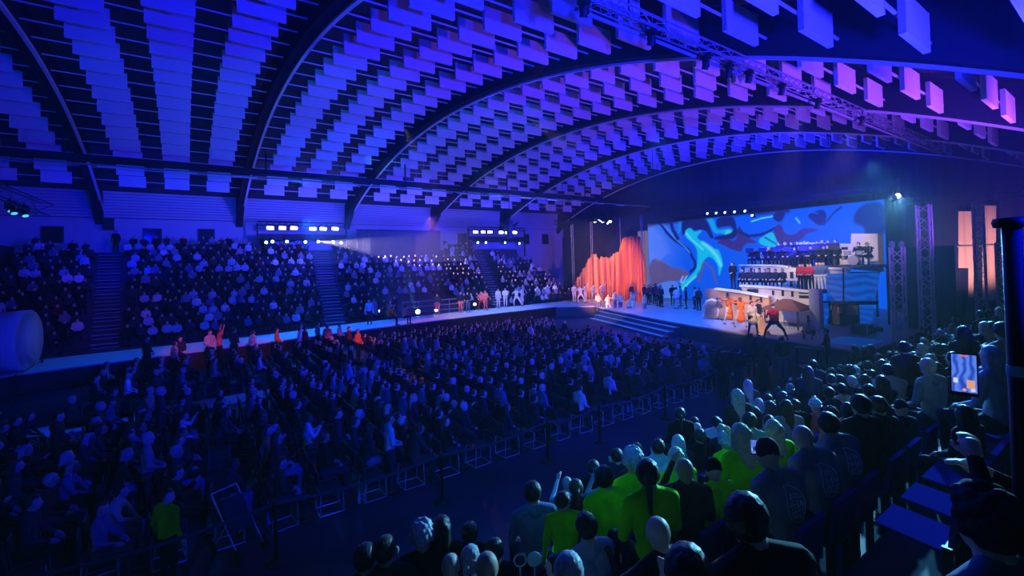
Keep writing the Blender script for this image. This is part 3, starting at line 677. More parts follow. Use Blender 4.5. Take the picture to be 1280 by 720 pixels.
# ------------------------------------------------------------------ chairs
m_chair = mat('pale chair tube', (0.62, 0.66, 0.70), 0.35, 0.5)
m_seat = mat('dark chair seat', (0.03, 0.03, 0.045), 0.6)
def chair_meshes():
    f = MB()
    for s in (-1, 1):
        f.tube([(s*.21, -.25, 0), (s*.21, -.22, .44)], .012, 6); f.tube([(s*.21, .20, 0), (s*.20, .19, .44)], .012, 6); f.tube([(s*.21, -.25, .015), (s*.21, .20, .015)], .011, 6)
    f.tube([(-.21, .20, .015), (.21, .20, .015)], .011, 6); f.tube([(-.21, -.25, .015), (.21, -.25, .015)], .011, 6); f.tube([(-.21, -.22, .44), (.21, -.22, .44)], .011, 6); f.tube([(-.2, .19, .43), (.2, .19, .43)], .011, 6)
    s_ = MB().box((0, -.01, .445), (.40, .42, .035)); b_ = MB().box((0, -.255, .70), (.38, .025, .24)).tube([(-.21, -.22, .44), (-.20, -.27, .86), (.20, -.27, .86), (.21, -.22, .44)], .012, 6)
    one = MB(); one.v, one.f, one.mi = list(f.v), list(f.f), [0]*len(f.f); one.add(s_.v, s_.f, 1); one.add(b_.v, b_.f, 1)
    return f.mesh('chair_frame', m_chair), s_.mesh('seat', m_seat), b_.mesh('backrest', m_seat), one.mesh('folding_chair', [mat('dark chair tube', (.09, .10, .12), .5), m_seat])
CH_F, CH_S, CH_B, CH_1 = chair_meshes()
def chair(loc, rz, label, group, parts=True):
    if parts:
        o = empty('folding_chair', loc, label, 'chair', group, rz); link('frame', CH_F, o); link('seat', CH_S, o); link('backrest', CH_B, o)
    else:
        o = tag(link('folding_chair', CH_1, None, loc, rz), label, 'chair', group)
    return o
# ------------------------------------------------------------------ floor audience, rows facing the stage
fl = []
def in_aisle(x, y): return 18.7 < y < 21.1 or (6.2 < x < 7.1 and y > 14)
rows = np.arange(20.4, -8.5, -0.86)
for r, x in enumerate(rows):
    for c, y in enumerate(np.arange(9.75, 25.4, 0.58)):
        x2 = x + .02*(y-10)
        if in_aisle(x2, y): continue
        p = np.array([x2, y, 1.0-CAMZ]); d = float(p@vF)
        if d < 3: continue
        u = 640+CF*float(p@vR)/d; v = CY-CF*float(p@vU)/d
        if u < -40 or v > 760: continue
        if u < 70 and v < 520 : continue
        if x2 > 17.5+ .12*(y-9) : continue
        fill = .92 if x > 4 else .72
        if c == 0: fill = .5 if x < 13 else .7
        if x < -2 and y > 14: fill = .5
        fl.append((d, r, c, float(x2), float(y), random.random() < fill))
fl.sort()
nper = nch = 0; mass = Mass(); cmass = MB()
def add_mesh(mb, me, x, y, z, rz):
    c, s = math.cos(rz), math.sin(rz); mb.add([(x+v.co.x*c-v.co.y*s, y+v.co.x*s+v.co.y*c, z+v.co.z) for v in me.vertices], [tuple(p.vertices) for p in me.polygons], 0)
    mb.mi[-len(me.polygons):] = [p.material_index for p in me.polygons]
for d, r, c, x, y, occ in fl:
    jx, jy = x+random.uniform(-.10, .10), y+random.uniform(-.08, .08); rz = -PI/2+random.uniform(-.25, .12)
    where = '%s seat from rope barrier, %s row from stage' % (ordn(c), ordn(r))
    if not occ and c > 0: continue
    if nch < 300:
        chair((x, y, 0), -PI/2+random.uniform(-.12, .12), 'pale-framed folding chair, '+where, 'folding chairs of the floor audience', c < 1 and x < 16); nch += 1
    else: add_mesh(cmass, CH_1, x, y, 0, -PI/2)
    if not occ: continue
    look, hr = crowd_look(); sc = random.uniform(.93, 1.06)
    if nper < NFLOOR:
        pr = random.choice(['sit', 'sit', 'sit_lean', 'sit_turn', 'sit_clap', 'sit_phone'])
        if random.random() < .05: pr = 'stand_turn'
        person(pr, (jx+(0.0 if pr[:3] == 'sit' else .35), jy, 0), rz, '%s %s, %s' % (HW[hr[0]]+' person in', cn(look['top']), where), 'floor audience', hairkind=hr[0], haircol=hr[1] or 'hair black', s=sc, **look); nper += 1
    else: mass.add(jx, jy, 0, rz, look['top'], hr[1] or 'hair grey', sc)
mass.build('floor_crowd', 'dense mass of small seated heads in front of the stage', 'floor audience')
tag(cmass.build('folding_chairs', [m_chair, m_seat]), 'rows of small chairs under the farther floor audience', 'chairs', 'folding chairs of the floor audience', 'stuff')
# ================================================================== ROPE BARRIER AND CENTRE FLOOR
POSTS = [(345, 703), (553, 628), (685, 577), (750, 553), (832, 523), (905, 495)]
pp_ = [P(u, v, z=0) for u, v in POSTS]
pp_ = [pp_[0]-(pp_[1]-pp_[0]), ] + pp_ + [pp_[-1]+Vector((3.2, .05, 0))]
m_belt = mat('dark barrier belt', (0.03, 0.04, 0.08), 0.5)
for i, p in enumerate(pp_):
    o = empty('barrier_post', (p.x, p.y, 0), 'black belt barrier post standing on the floor, %s along the barrier from the camera end' % ORD[i], 'barrier post', 'belt barrier posts')
    MB().lathe([(0.17, 0), (0.17, 0.015), (0.05, 0.05), (0.032, 0.06)], n=20).build('base', m_black, o, True)
    MB().lathe([(0.032, 0.05), (0.032, 0.93), (0.042, 0.93), (0.042, 1.0), (0.02, 1.02)], n=14).build('pole', m_black, o, True)
    if i < len(pp_)-1:
        q = pp_[i+1]-p; b = MB(); L = [Vector((q.x*t, q.y*t, .95-.10*math.sin(PI*t))) for t in np.linspace(0, 1, 9)]
        for a, e in zip(L[:-1], L[1:]): b.prism([a+Vector((0, 0, -.028)), e+Vector((0, 0, -.028)), e+Vector((0, 0, .028)), a+Vector((0, 0, .028))], (0, .006, 0))
        b.build('belt', m_belt, o)
m_bot = mat('clear bottle', (0.45, 0.6, 0.7), 0.15, spec=0.6)
def bottle(p, label):
    o = tag(MB().lathe([(0.032, 0), (0.034, 0.02), (0.034, 0.13), (0.014, 0.19), (0.014, 0.215)], n=12).build('water_bottle', m_bot, None, True, p), label, 'bottle', 'water bottles by the barrier chairs')
    MB().lathe([(0.016, 0.213), (0.016, 0.232)], n=10).build('bottle_cap', mat('bottle cap', (.2, .4, .8), .5), o)
for k, (u, v) in enumerate(((449, 629), (456, 627), (335, 656), (785, 515))):
    bottle(P(u, v, z=0), 'small water bottle standing on the floor, %s seen along the barrier chairs' % ORD[k])
# stroller parked at the end of the front chairs
p = P(300, 690, z=0); o = empty('stroller', tuple(p), 'dark folding stroller with thin wheels parked behind the barrier', 'stroller', rz=.5)
b = MB()
for s in (-1, 1):
    b.tube([(s*.22, -.3, .12), (s*.22, .05, .55), (s*.22, .40, 1.0)], .012, 6); b.tube([(s*.22, .35, .12), (s*.22, .02, .55)], .012, 6)
b.tube([(-.22, .40, 1.0), (.22, .40, 1.0)], .014, 6); b.build('frame', m_chair, o)
for s in (-1, 1):
    for y in (-.3, .35):
        MB().lathe([(.09, -.015), (.115, -.01), (.115, .01), (.09, .015)], (s*.24, y, .115), 18, mat3=Matrix.Rotation(PI/2, 3, 'Y')).build('wheel', m_black, o)
MB().prism([(-.2, -.1, .42), (-.2, .15, .40), (-.2, .30, .85), (-.2, .22, .87)], (.4, 0, 0)).build('fabric_seat', mat('cloth navy', (.018, .022, .05)), o)
# ================================================================== NEAR STAND
ROWS = 9
def row_y(k): return 6.0-.8*k
def row_z(k): return .36*k
m_tread = mat('ribbed tread', (0.03, 0.033, 0.05), 0.7, var=.15, vscale=3)
m_aisle = boards('perforated aisle tread', (0.20, 0.25, 0.30), 26, (0.05, 0.06, 0.08), 'X')
ns = empty('near_stand', (0, 0, 0), 'dark stepped near stand rising toward the camera', 'grandstand')
b = MB(); AIS = (2.75, 3.55)
for k in range(1, ROWS): b.box((13, row_y(k)+(.0 if k < ROWS-1 else -2.4), row_z(k)/2), (38, .8+(0 if k < ROWS-1 else 4.8)-.004, row_z(k)))
b.build('stepped_deck', m_tread, ns)
b = MB()
for k in range(1, ROWS):
    b.box(((AIS[0]+AIS[1])/2, row_y(k)+.20, row_z(k)+.012), (AIS[1]-AIS[0], .38, .024))
    b.box(((AIS[0]+AIS[1])/2, row_y(k)-.20, row_z(k)+.09), (AIS[1]-AIS[0], .38, .18))
b.build('aisle_steps', m_aisle, ns)
m_seatp = mat('blue plastic seat', (0.012, 0.014, 0.22), 0.6, spec=0.0)
m_bracket = mat('seat bracket', (0.02, 0.02, 0.03), 0.5)
sp = MB().prism([(-.22, -.19, .42), (-.22, .22, .46), (-.22, .235, .435), (-.22, -.19, .395)], (.44, 0, 0)).mesh('seat_pan', m_seatp)
sb = MB().prism([(-.22, -.22, .46), (-.22, -.255, .46), (-.22, -.30, .82), (-.22, -.26, .83)], (.44, 0, 0))
for x in (-.12, -.04, .04, .12): sb.box((x, -.285, .55), (.03, .03, .12))
sb = sb.mesh('seat_back', m_seatp)
sk = MB().box((-.18, -.21, .22), (.04, .06, .44)).box((.18, -.21, .22), (.04, .06, .44)).box((0, -.21, .40), (.40, .05, .05)).mesh('bracket', m_bracket)
def seat(x, k, label):
    o = empty('stand_seat', (x, row_y(k), row_z(k)), label, 'seat', 'seats on the near stand'); link('seat_pan', sp, o); link('seat_back', sb, o); link('bracket', sk, o); return o
TAKEN = {}
def near(u, v, k, proto, label, dx=0, rz=-.35, seat_=True, s=None, **kw):
    p = P(u, v, Y=row_y(k)); hd = PROTO[proto]['hd']; zz = (p.z-row_z(k))/hd.z
    s = min(1.14, max(.80, zz)) if s is None else s
    TAKEN.setdefault(k, []).append(p.x)
    o = person(proto, (p.x+dx, row_y(k)-hd.y*s*.5, row_z(k)), rz, label, s=s, **kw)
    if seat_ and proto.startswith('n_sit') or proto.startswith('sit'): seat(p.x+dx, k, 'blue plastic seat under the '+' '.join(label.split()[:7]))
    return o
# finer bodies for people close to the camera
NV = .0105
make_body('n_sit', SIT, NV, yaw=-.35); make_body('n_sit_slump', pose(SIT, ch=(0, .04, .86), nk=(0, .11, 1.05), hd=(0, .16, 1.17), shL=(-.20, .07, .99), shR=(.20, .07, .99)), NV, yaw=-.45, bulk=1.12)
make_body('n_sit_lady', SIT, NV, yaw=-.5, female=True)
make_body('n_sit_phone', pose(SIT, elR=(.24, .17, .86), wrR=(.10, .30, 1.12)), NV, yaw=-.35, female=True)
make_body('n_sit_armup', pose(SIT, elL=(-.42, .02, 1.0), wrL=(-.52, .16, .86)), NV, yaw=-.5, bulk=1.1, bare_arm=True)
make_body('n_stand', STAND, NV, yaw=-1.2)
make_body('n_stand_phone', pose(STAND, elL=(-.24, .22, 1.30), wrL=(-.10, .42, 1.50), elR=(.24, .22, 1.28), wrR=(-.01, .43, 1.42)), NV, yaw=-.2)
G = dict(top='cloth hi-vis green')
emb = {}
def emblem(o, proto, cx, cz, r, mt, strokes=True):
    """Round printed emblem laid on the back of a shirt, following its surface."""
    me = PROTO[proto]['mesh']; bv = BVHTree.FromPolygons([v.co[:] for v in me.vertices], [tuple(p.vertices) for p in me.polygons])
    def prj(x, z):
        h = bv.ray_cast(Vector((x, -1.0, z)), Vector((0, 1, 0))); return (h[0] if h[0] else Vector((x, -.12, z)))+Vector((0, -.004, 0))
    b = MB()
    L = [[(cx+r*.82*math.cos(a), cz+r*math.sin(a)) for a in np.linspace(0, 2*PI, 30)]]
    if strokes:
        for j, (zz, w) in enumerate(((.62, .35), (.46, .5), (-.52, .55), (-.68, .35))):
            n = 5 if j % 2 == 0 else 7
            for q in range(n):
                x = cx+r*w*(-1+2*q/(n-1))*.8; L.append([(x, cz+r*(zz-.06)), (x+r*.03, cz+r*(zz+.07))])
        L.append([(cx+r*(-.62+.055*q), cz+r*(.05+.26*math.sin(q*1.15)*(.5+.5*math.cos(q*.37)))) for q in range(24)])
        L.append([(cx-r*.35, cz-r*.25), (cx-r*.2, cz+r*.42), (cx-r*.05, cz-r*.25)]); L.append([(cx+r*.1, cz-r*.2), (cx+r*.12, cz+r*.35)]); L.append([(cx-r*.6, cz-r*.34), (cx+r*.62, cz-r*.28)])
    for l in L: b.tube([prj(x, z) for x, z in l], .0045, 5)
    b.build('shirt_emblem', mt, o)
m_print = mat('pale print ink', (.75, .85, .85), .6); m_dark = mat('dark print ink', (.02, .06, .2), .6)
# the shirts with round prints
for (u, v, nm, hk, hc) in ((968, 577, 'person in grey shirt with round back print and dark cap', 'cap', 'cloth navy'), (1012, 560, 'shaven-headed person in grey shirt with round back print', 'bald', ''), (1043, 535, 'person with short dark hair in grey shirt with round back print', 'short', 'hair black')):
    o = near(u, v, 5, 'n_sit_slump', nm, rz=-.25, top='cloth grey', legs='cloth black', hairkind=hk, haircol=hc, s=1.05); emblem(o, 'n_sit_slump', .02, .86, .125, m_print)
o = near(703, 590, 3, 'n_stand', 'standing boy in green hi-vis top watching the stage', rz=-.5, legs='cloth black', hairkind='short', haircol='hair brown', s=.80, seat_=False, **G)
for s in (-1, 1):
    MB().ell((s*.031, .088, .018), (.009, .006, .007), 8, 6).build('eye', m_black, o).matrix_local = Matrix.Translation(PROTO['n_stand']['hd'])@PROTO['n_stand']['H'].to_4x4()
MB().box((0, .1, -.068), (.04, .006, .008)).build('mouth', mat('lip', (.3, .1, .1), .6), o).matrix_local = Matrix.Translation(PROTO['n_stand']['hd'])@PROTO['n_stand']['H'].to_4x4()
o = near(757, 602, 3, 'n_sit_slump', 'dark-haired person in green hi-vis top bending over', legs='cloth black', hairkind='short', haircol='hair black', **G)
o = near(792, 578, 3, 'n_sit', 'person with curly pale hair in green hi-vis top', legs='cloth black', hairkind='curly', haircol='hair grey', **G)
o = near(811, 594, 4, 'n_sit_lady', 'long-haired person in green hi-vis top with hair over the shoulder', legs='cloth black', hairkind='ponytail', haircol='hair brown', **G)
o = near(846, 572, 3, 'n_sit_lady', 'long blond-haired person in wide green hi-vis shirt with dark print', legs='cloth black', hairkind='long', haircol='hair blond', **G); emblem(o, 'n_sit_lady', .05, .78, .06, m_dark, False)
o = near(893, 590, 4, 'n_sit', 'person in black cap and green hi-vis sleeve', legs='cloth black', hairkind='cap', haircol='cloth black', **G)
o = near(908, 553, 3, 'n_sit', 'curly pale-haired person hunched in green hi-vis top', legs='cloth black', hairkind='curly', haircol='hair grey', **G)
ph = near(927, 545, 4, 'n_sit_phone', 'long pale-haired person in green hi-vis top filming with a phone', legs='cloth black', hairkind='long', haircol='hair blond', **G)
o = near(968, 538, 4, 'n_sit_lady', 'bob-haired blond person in green hi-vis top', legs='cloth black', hairkind='bob', haircol='hair blond', **G)
o = near(1003, 545, 4, 'n_sit', 'person in round dark blue hat beside the blond bob', top='cloth hi-vis green', hairkind='cap', haircol='cloth denim')
o = near(1020, 508, 3, 'n_sit', 'cyclist in striped bicycle helmet and salmon vest', top='cloth salmon', legs='cloth black', hairkind='bald')
b = MB()   # ribbed helmet
for k in range(7):
    a = -1.05+.35*k; pts = [(math.sin(a)*.10*math.cos(t)*1.0, -.01-.0+.125*math.sin(t), .02+.125*math.cos(t)*math.cos(a)) for t in np.linspace(-1.45, 1.35, 12)]
    b.tube(pts, .016, 6, rr=[.008]+[.017]*10+[.008])
b.tube([(.108*math.cos(a), -.01+.13*math.sin(a), .02) for a in np.linspace(0, 2*PI, 22)], .012, 6)
h = b.build('bicycle_helmet', mat('helmet shell', (.6, .75, .75), .3), o, True); h.matrix_local = Matrix.Translation(PROTO['n_sit']['hd'])@PROTO['n_sit']['H'].to_4x4()
o = near(1060, 512, 4, 'n_sit', 'dark-haired person in speckled salmon vest with a dark hood', top='cloth salmon', legs='cloth black', hairkind='bob', haircol='hair black')
o = near(1040, 520, 4, 'n_sit', 'curly-haired person in salmon shirt beside the cyclist', top='cloth salmon', legs='cloth black', hairkind='curly', haircol='hair brown')
o = near(735, 660, 4, 'n_sit', 'short-haired person in pale grey shirt with dark backpack strap', top='cloth pale blue', legs='cloth black', hairkind='short', haircol='hair brown', rz=-.1)
b = MB(); b.tube([(.12, -.13, .72), (.15, -.14, .9), (.14, -.05, 1.04), (.14, .10, 1.0), (.15, .17, .84)], .03, 8); b.build('backpack_strap', m_black, o)
o = near(826, 668, 5, 'n_sit_armup', 'bald person in dark shirt with one arm bent on the seat back', top='cloth black', legs='cloth black', hairkind='bald', rz=-.1)
o = near(666, 617, 2, 'n_sit', 'short-haired person in blue shirt low in front of the hi-vis boy', top='cloth denim', hairkind='short', haircol='hair black')
o = near(527, 672, 2, 'n_sit_lady', 'curly pale-haired person with blue scarf in the lowest rows', top='cloth black', hairkind='curly', haircol='hair grey')
MB().lathe([(.085, -.20), (.10, -.15), (.085, -.10)], (0, 0, 0), 16).build('scarf', mat('blue scarf', (.05, .08, .6), .8), o).matrix_local = Matrix.Translation(PROTO['n_sit_lady']['hd'])
o = near(551, 663, 2, 'n_sit_lady', 'long black-haired person in black beside the blue scarf', top='cloth black', hairkind='long', haircol='hair black')
o = near(563, 710, 3, 'n_sit', 'person in dark blue top at the frame bottom', top='cloth denim', hairkind='bald')
o = near(587, 668, 2, 'n_sit', 'dark-haired person in black with hair clip lit cyan', top='cloth black', hairkind='short', haircol='hair black')
o = near(588, 700, 3, 'n_sit_lady', 'ponytailed person with pale hair lit from behind', top='cloth black', hairkind='ponytail', haircol='hair grey')
o = near(618, 690, 3, 'n_sit', 'broad dark person seated behind the two round paddles', top='cloth black', hairkind='short', haircol='hair black')
o = near(700, 706, 4, 'n_sit', 'person with pale face seated below the grey shirt', top='cloth black', hairkind='short', haircol='hair black', s=.8, rz=.9)
o = near(455, 700, 2, 'n_sit', 'dark hunched person nearest the rope barrier end', top='cloth black', hairkind='short', haircol='hair black')
o = near(480, 690, 2, 'n_sit', 'dark-haired person in charcoal below the thin mic stand', top='cloth charcoal', hairkind='short', haircol='hair brown')
o = near(944, 668, 6, 'n_sit_slump', 'large black silhouette seated before the empty seats', top='cloth black', legs='cloth black', hairkind='short', haircol='hair black', s=1.1)
o = near(1208, 520, 6, 'n_sit', 'person in dark jacket with black hood before the phone holder', top='cloth charcoal', hairkind='bob', haircol='hair black')
o = near(1128, 512, 5, 'n_sit', 'capped person in dark blue coat beside the black hood', top='cloth navy', hairkind='cap', haircol='cloth navy')
o = near(1243, 472, 6, 'n_sit', 'grey-haired person in pale blue shirt with violet scarf', top='cloth pale blue', hairkind='bob', haircol='hair grey', s=1.12)
MB().lathe([(.10, -.22), (.115, -.165), (.09, -.12)], (0, 0, 0), 16).build('scarf', mat('violet scarf', (.5, .25, .6), .8), o).matrix_local = Matrix.Translation(PROTO['n_sit']['hd'])
o = near(1163, 484, 5, 'n_sit', 'bald glasses-wearing person in grey top beyond the dark hood', top='cloth grey', hairkind='bald', s=1.1)
MB().tube([(-.075, -.02, .02), (-.05, .095, .02), (0, .11, .02), (.05, .095, .02), (.075, -.02, .02)], .004, 5).build('glasses', m_black, o).matrix_local = Matrix.Translation(PROTO['n_sit']['hd'])@PROTO['n_sit']['H'].to_4x4()
# the phone holder and the phone
po = P(1204, 470, d=2.25)
o = person('n_stand_phone', (po.x+.0, row_y(7)-.25, row_z(7)), -.55, 'black-clad person holding a phone up with both hands', top='cloth black', legs='cloth black', hairkind='short', haircol='hair black', s=.93)
w = (o.matrix_basis @ PROTO['n_stand_phone']['hd'])
def screen_mat():
    m = bpy.data.materials.new('phone picture'); m.use_nodes = True; nt = m.node_tree; b = nt.nodes['Principled BSDF']
    tc = nt.nodes.new('ShaderNodeTexCoord'); wv = nt.nodes.new('ShaderNodeTexWave'); wv.inputs['Scale'].default_value = 14; wv.inputs['Distortion'].default_value = 9
    r = nt.nodes.new('ShaderNodeValToRGB'); r.color_ramp.elements[0].color = (.01, .06, .5, 1); r.color_ramp.elements[1].color = (.12, .25, .9, 1)
    nt.links.new(tc.outputs['Object'], wv.inputs['Vector']); nt.links.new(wv.outputs['Fac'], r.inputs['Fac']); nt.links.new(r.outputs['Color'], b.inputs['Emission Color']); b.inputs['Emission Strength'].default_value = .9
    return m
m_scr = screen_mat()
def phone(p, fwd, up, s, label):
    fwd = Vector(fwd).normalized(); x = fwd.cross(Vector(up)).normalized(); z = x.cross(fwd).normalized()
    o = empty('smartphone', tuple(p), label, 'phone', 'lit phones in the near stand'); o.rotation_euler = Matrix((x, fwd, z)).transposed().to_euler(); o.scale = (s, s, s)
    MB().box((0, 0, 0), (.078, .009, .160)).build('phone_body', m_black, o)
    MB().box((0, -.0052, .004), (.070, .001, .142)).build('screen', m_scr, o)
    MB().box((0, -.006, .070), (.018, .001, .005)).build('recording_mark', emitter('red record glow', (1, .12, .03), 1.0), o)
    MB().box((.018, -.006, -.035), (.022, .001, .03)).build('bright_stage_patch', emitter('warm patch glow', (1, .5, .3), .7), o)
    MB().box((-.024, -.006, -.025), (.012, .001, .018)).box((.024, -.006, -.056), (.012, .001, .012)).build('white_patch', emitter('white patch glow', (.8, .8, 1), .8), o)
    MB().lathe([(.006, 0), (.0005, .001)], (0, -.006, -.058), 12, mat3=Matrix.Rotation(PI/2, 3, 'X')).build('shutter_button', emitter('pink button glow', (1, .3, .35), .9), o)
    return o
cvec = Vector(vF)
ph_p = P(1205, 468, d=2.0)
phone(ph_p, (ph_p-Vector((0, 0, CAMZ))), (0.06, 0, 1), 1.12, 'large phone held up filming the stage, screen lit')
pq = P(943, 559, d=4.7); phone(pq, (pq-Vector((0, 0, CAMZ))), (0, 0, 1), .9, 'small blue-lit phone held by the long pale-haired person')
# arms of the phone holder are placed by the body; bring the body to the phone
o.location = Vector(o.location)+(ph_p-(o.matrix_basis@Vector((-.05, .52, 1.50))))*Vector((1, 1, 0)).length*0 + Vector(((ph_p-(o.matrix_basis@Vector((-.05, .50, 1.46)))).x, (ph_p-(o.matrix_basis@Vector((-.05, .50, 1.46)))).y, 0))
# big dark head at the lower corner
o = near(1243, 690, 7, 'n_sit', 'dark blue-lit broad shape of a person closest to the camera', top='cloth denim', hairkind='curly', haircol='cloth navy', s=1.0, seat_=False)
# empty seats
for j, x in enumerate((4.75, 5.38, 6.0)): seat(x, 6, 'empty blue plastic seat catching light, %s from the aisle' % ORD[j]); TAKEN.setdefault(6, []).append(x); TAKEN[6] += [3.8, 4.2]
# paddles
for k, (u, v, mm) in enumerate(((650, 700, 'ring'), (668, 699, 'disc'))):
    p = P(u, v, d=3.9); o = empty('paddle', tuple(p), ('round dark paddle with pale ring print held up', 'round plain pale paddle held up')[k], 'paddle', rz=-.5)
    MB().lathe([(.062, -.003), (.062, .003)], (0, 0, 0), 24, mat3=Matrix.Rotation(PI/2, 3, 'X')).build('paddle_face', mat('paddle '+mm, (.02, .03, .06) if mm == 'ring' else (.35, .6, .55), .5), o)
    if mm == 'ring': MB().tube([(.05*math.cos(a), -.006, .05*math.sin(a)) for a in np.linspace(0, 2*PI, 24)], .005, 5).build('ring_print', m_print, o)
    MB().tube([(0, 0, -.06), (0, 0, -.22)], .008, 6).build('handle', m_chair, o)
# thin microphone-like stand with bent rod
p = P(496, 690, Y=row_y(2)+.3); p.z = row_z(2); o = empty('microphone_stand', tuple(p), 'thin stand with bent pale rod rising by the lowest rows', 'microphone stand')
MB().tube([(0, 0, 0), (0, 0, .75), (.0, 0, 1.1)], .008, 6).build('pole', m_bracket, o); MB().tube([(0, 0, .72), (.05, 0, .74), (.10, -.02, .60)], .008, 6).build('bent_rod', m_chair, o)
MB().ell((0, 0, 1.13), (.025, .025, .04)).build('microphone', mat('mic head', (.2, .3, .4), .4), o); MB().lathe([(.12, 0), (.12, .02), (.02, .03)], n=16).build('base', m_bracket, o)
# general near-stand audience
cnt = 0
for k in range(0, 8):
    for c, x in enumerate(np.arange(1.2, 26, .56)):
        x = float(x)+random.uniform(-.05, .05)
        if k == 0 and x < 7.5: continue
        if k >= 1 and AIS[0]-.35 < x < AIS[1]+.35: continue
        d = float(np.array([x, row_y(k), row_z(k)+1.2-CAMZ])@vF)
        if d < 1.6: continue
        rr = np.array([x, row_y(k), row_z(k)+1.22-CAMZ]); u = 640+CF*float(rr@vR)/d; v = CY-CF*float(rr@vU)/d
        if u > 1300 or v > 760: continue
        if any(abs(x-t) < .46 for t in TAKEN.get(k, [])): continue
        if k == 1 and x < 4.5: continue
        if k == 0 and random.random() < .35: continue
        if u < 600 or (k == 7 and x < 6.5): continue
        if x > 17 and (c+k) % 2: continue
        if cnt >= 150: continue
        if random.random() < .06: continue
        look, hr = crowd_look(); up = random.random() < (.05 if x < 9 else .16); cnt += 1
        pr = 'stand_turn' if up else random.choice(['sit', 'sit_lean', 'sit_turn', 'sit_clap', 'sit_phone'])
        person(pr, (x, row_y(k)-.0, row_z(k)), -.5+random.uniform(-.35, .2), '%s %s person in %s, %s spot along %s near-stand row' % ('standing' if up else 'seated', HW[hr[0]], cn(look['top']), ordn(c), ordn(k)), 'near stand audience', hairkind=hr[0], haircol=hr[1] or 'hair black', s=random.uniform(.92, 1.05), **look)
        if not up and k > 0: seat(x, k, 'blue plastic seat, %s spot along %s near-stand row' % (ordn(c), ordn(k)))
# black handrail post at the camera's side
p = P(1273, 480, d=1.75); zt = P(1273, 277, d=1.75).z
o = empty('handrail_post', (p.x, p.y, row_z(8)), 'thick black handrail post with flat cap closest to the camera', 'handrail post')
H_ = zt-row_z(8)
MB().lathe([(.028, 0), (.028, H_-.02)], n=18).build('post', m_black, o, True); MB().lathe([(.05, H_-.02), (.055, H_), (.05, H_+.014), (.02, H_+.018)], n=20).build('cap', m_black, o, True)
MB().lathe([(.09, 0), (.09, .012), (.03, .03)], n=18).build('base', m_black, o)
MB().lathe([(.030, 0), (.032, .01), (.032, .03), (.030, .04)], (0, 0, P(1273, 470, d=1.75).z-row_z(8)), 18).build('clamp_ring', mat('cyan clamp', (.1, .45, .6), .4), o)
# ---- standing people beside the barrier and the crew
def stander(u, v, label, proto='stand', rz=-1.57, **kw):
    p = P(u, v, z=0); return person(proto, (p.x, p.y, 0), rz, label, **kw)
stander(905, 498, 'standing person in black at the last barrier post', top='cloth black', legs='cloth black', s=1.05)
stander(924, 496, 'standing person with rolled coat under one arm by the barrier', 'stand_turn', top='cloth black', legs='cloth charcoal', hairkind='short')
make_body('gown', STAND, .022, skirt=((0, 0, .95), (0, 0, .12), .15, .22), female=True)
stander(955, 486, 'standing person in long black dress near the stage', 'gown', top='cloth black', hairkind='long', haircol='hair black')
stander(979, 477, 'standing person in black top and blue jeans near the stage', 'stand_turn', top='cloth black', legs='cloth denim')
stander(1035, 462, 'standing crew member in dark clothes pointing at the stage side', 'stand_turn', rz=.6, top='cloth black', legs='cloth black')
stander(940, 470, 'standing brown-haired person between dress and stage front', 'stand', top='cloth charcoal', hairkind='long', haircol='hair brown')
p = P(210, 742, z=.0); person('n_stand', (p.x, p.y, 0), -.9, 'crew member in green hi-vis jacket behind the barrier', top='cloth hi-vis green', legs='cloth black', s=.9)
# loose shoes-white crew chair table: thin high table near the stage corner
p = P(1010, 466, z=0); o = empty('high_table', tuple(p), 'dark narrow high table at the stage corner', 'table')
MB().box((0, 0, 1.0), (.5, .9, .04)).build('table_top', m_black, o); MB().box((0, -.4, .5), (.07, .07, 1.0)).build('leg', m_black, o); MB().box((0, .4, .5), (.07, .07, 1.0)).build('leg', m_black, o)
# pale cable ramps on the dark floor
for k, (u0, v0, u1, v1) in enumerate(((1006, 457, 1040, 474), (1014, 476, 1036, 486))):
    a = P(u0, v0, z=0); e = P(u1, v1, z=0); d = e-a; nn = Vector((-d.y, d.x, 0)).normalized()*.28
    b = MB(); b.prism([a-nn, a+nn, a+nn*.6+Vector((0, 0, .05)), a-nn*.6+Vector((0, 0, .05))], d)
    tag(b.build('cable_ramp', mat('tan ramp', (.55, .42, .36), .8)), ('long tan cable ramp lying on the floor by the stage corner', 'short tan cable ramp nearer the near stand')[k], 'cable ramp', 'cable ramps')
# tripod with camera and flight cases in the dark wing
p = P(1100, 452, z=0); o = empty('camera_tripod', tuple(p), 'pale-legged tripod with a small camera in the dark wing', 'tripod')
for a in (0, 2.1, 4.2): MB().tube([(0, 0, 1.3), (.5*math.cos(a+.6), .5*math.sin(a+.6), 0)], .02, 6).build('leg', m_chair, o)
MB().box((0, 0, 1.42), (.16, .3, .18)).build('camera_body', m_black, o); MB().box((.0, .1, 1.56), (.2, .1, .08)).build('monitor', mat('pale monitor', (.7, .7, .75), .4), o)
p = P(1080, 440, z=0)
for k in range(3):
    o = empty('flight_case', (p.x, p.y, .45*k), ('dark flight case on the floor of the stage wing', 'dark flight case in the middle of the wing stack', 'dark flight case on top of the wing stack')[k], 'case', 'stacked flight cases')
    MB().box((0, 0, .22), (1.1, .7, .42)).build('case_body', mat('case panel', (.03, .04, .05), .5), o)
    b = MB()
    for sx in (-1, 1):
        for sy in (-1, 1): b.box((sx*.54, sy*.34, .22), (.05, .05, .44))
    b.box((0, -.355, .25), (1.1, .01, .03)); b.build('metal_edge', m_truss, o)
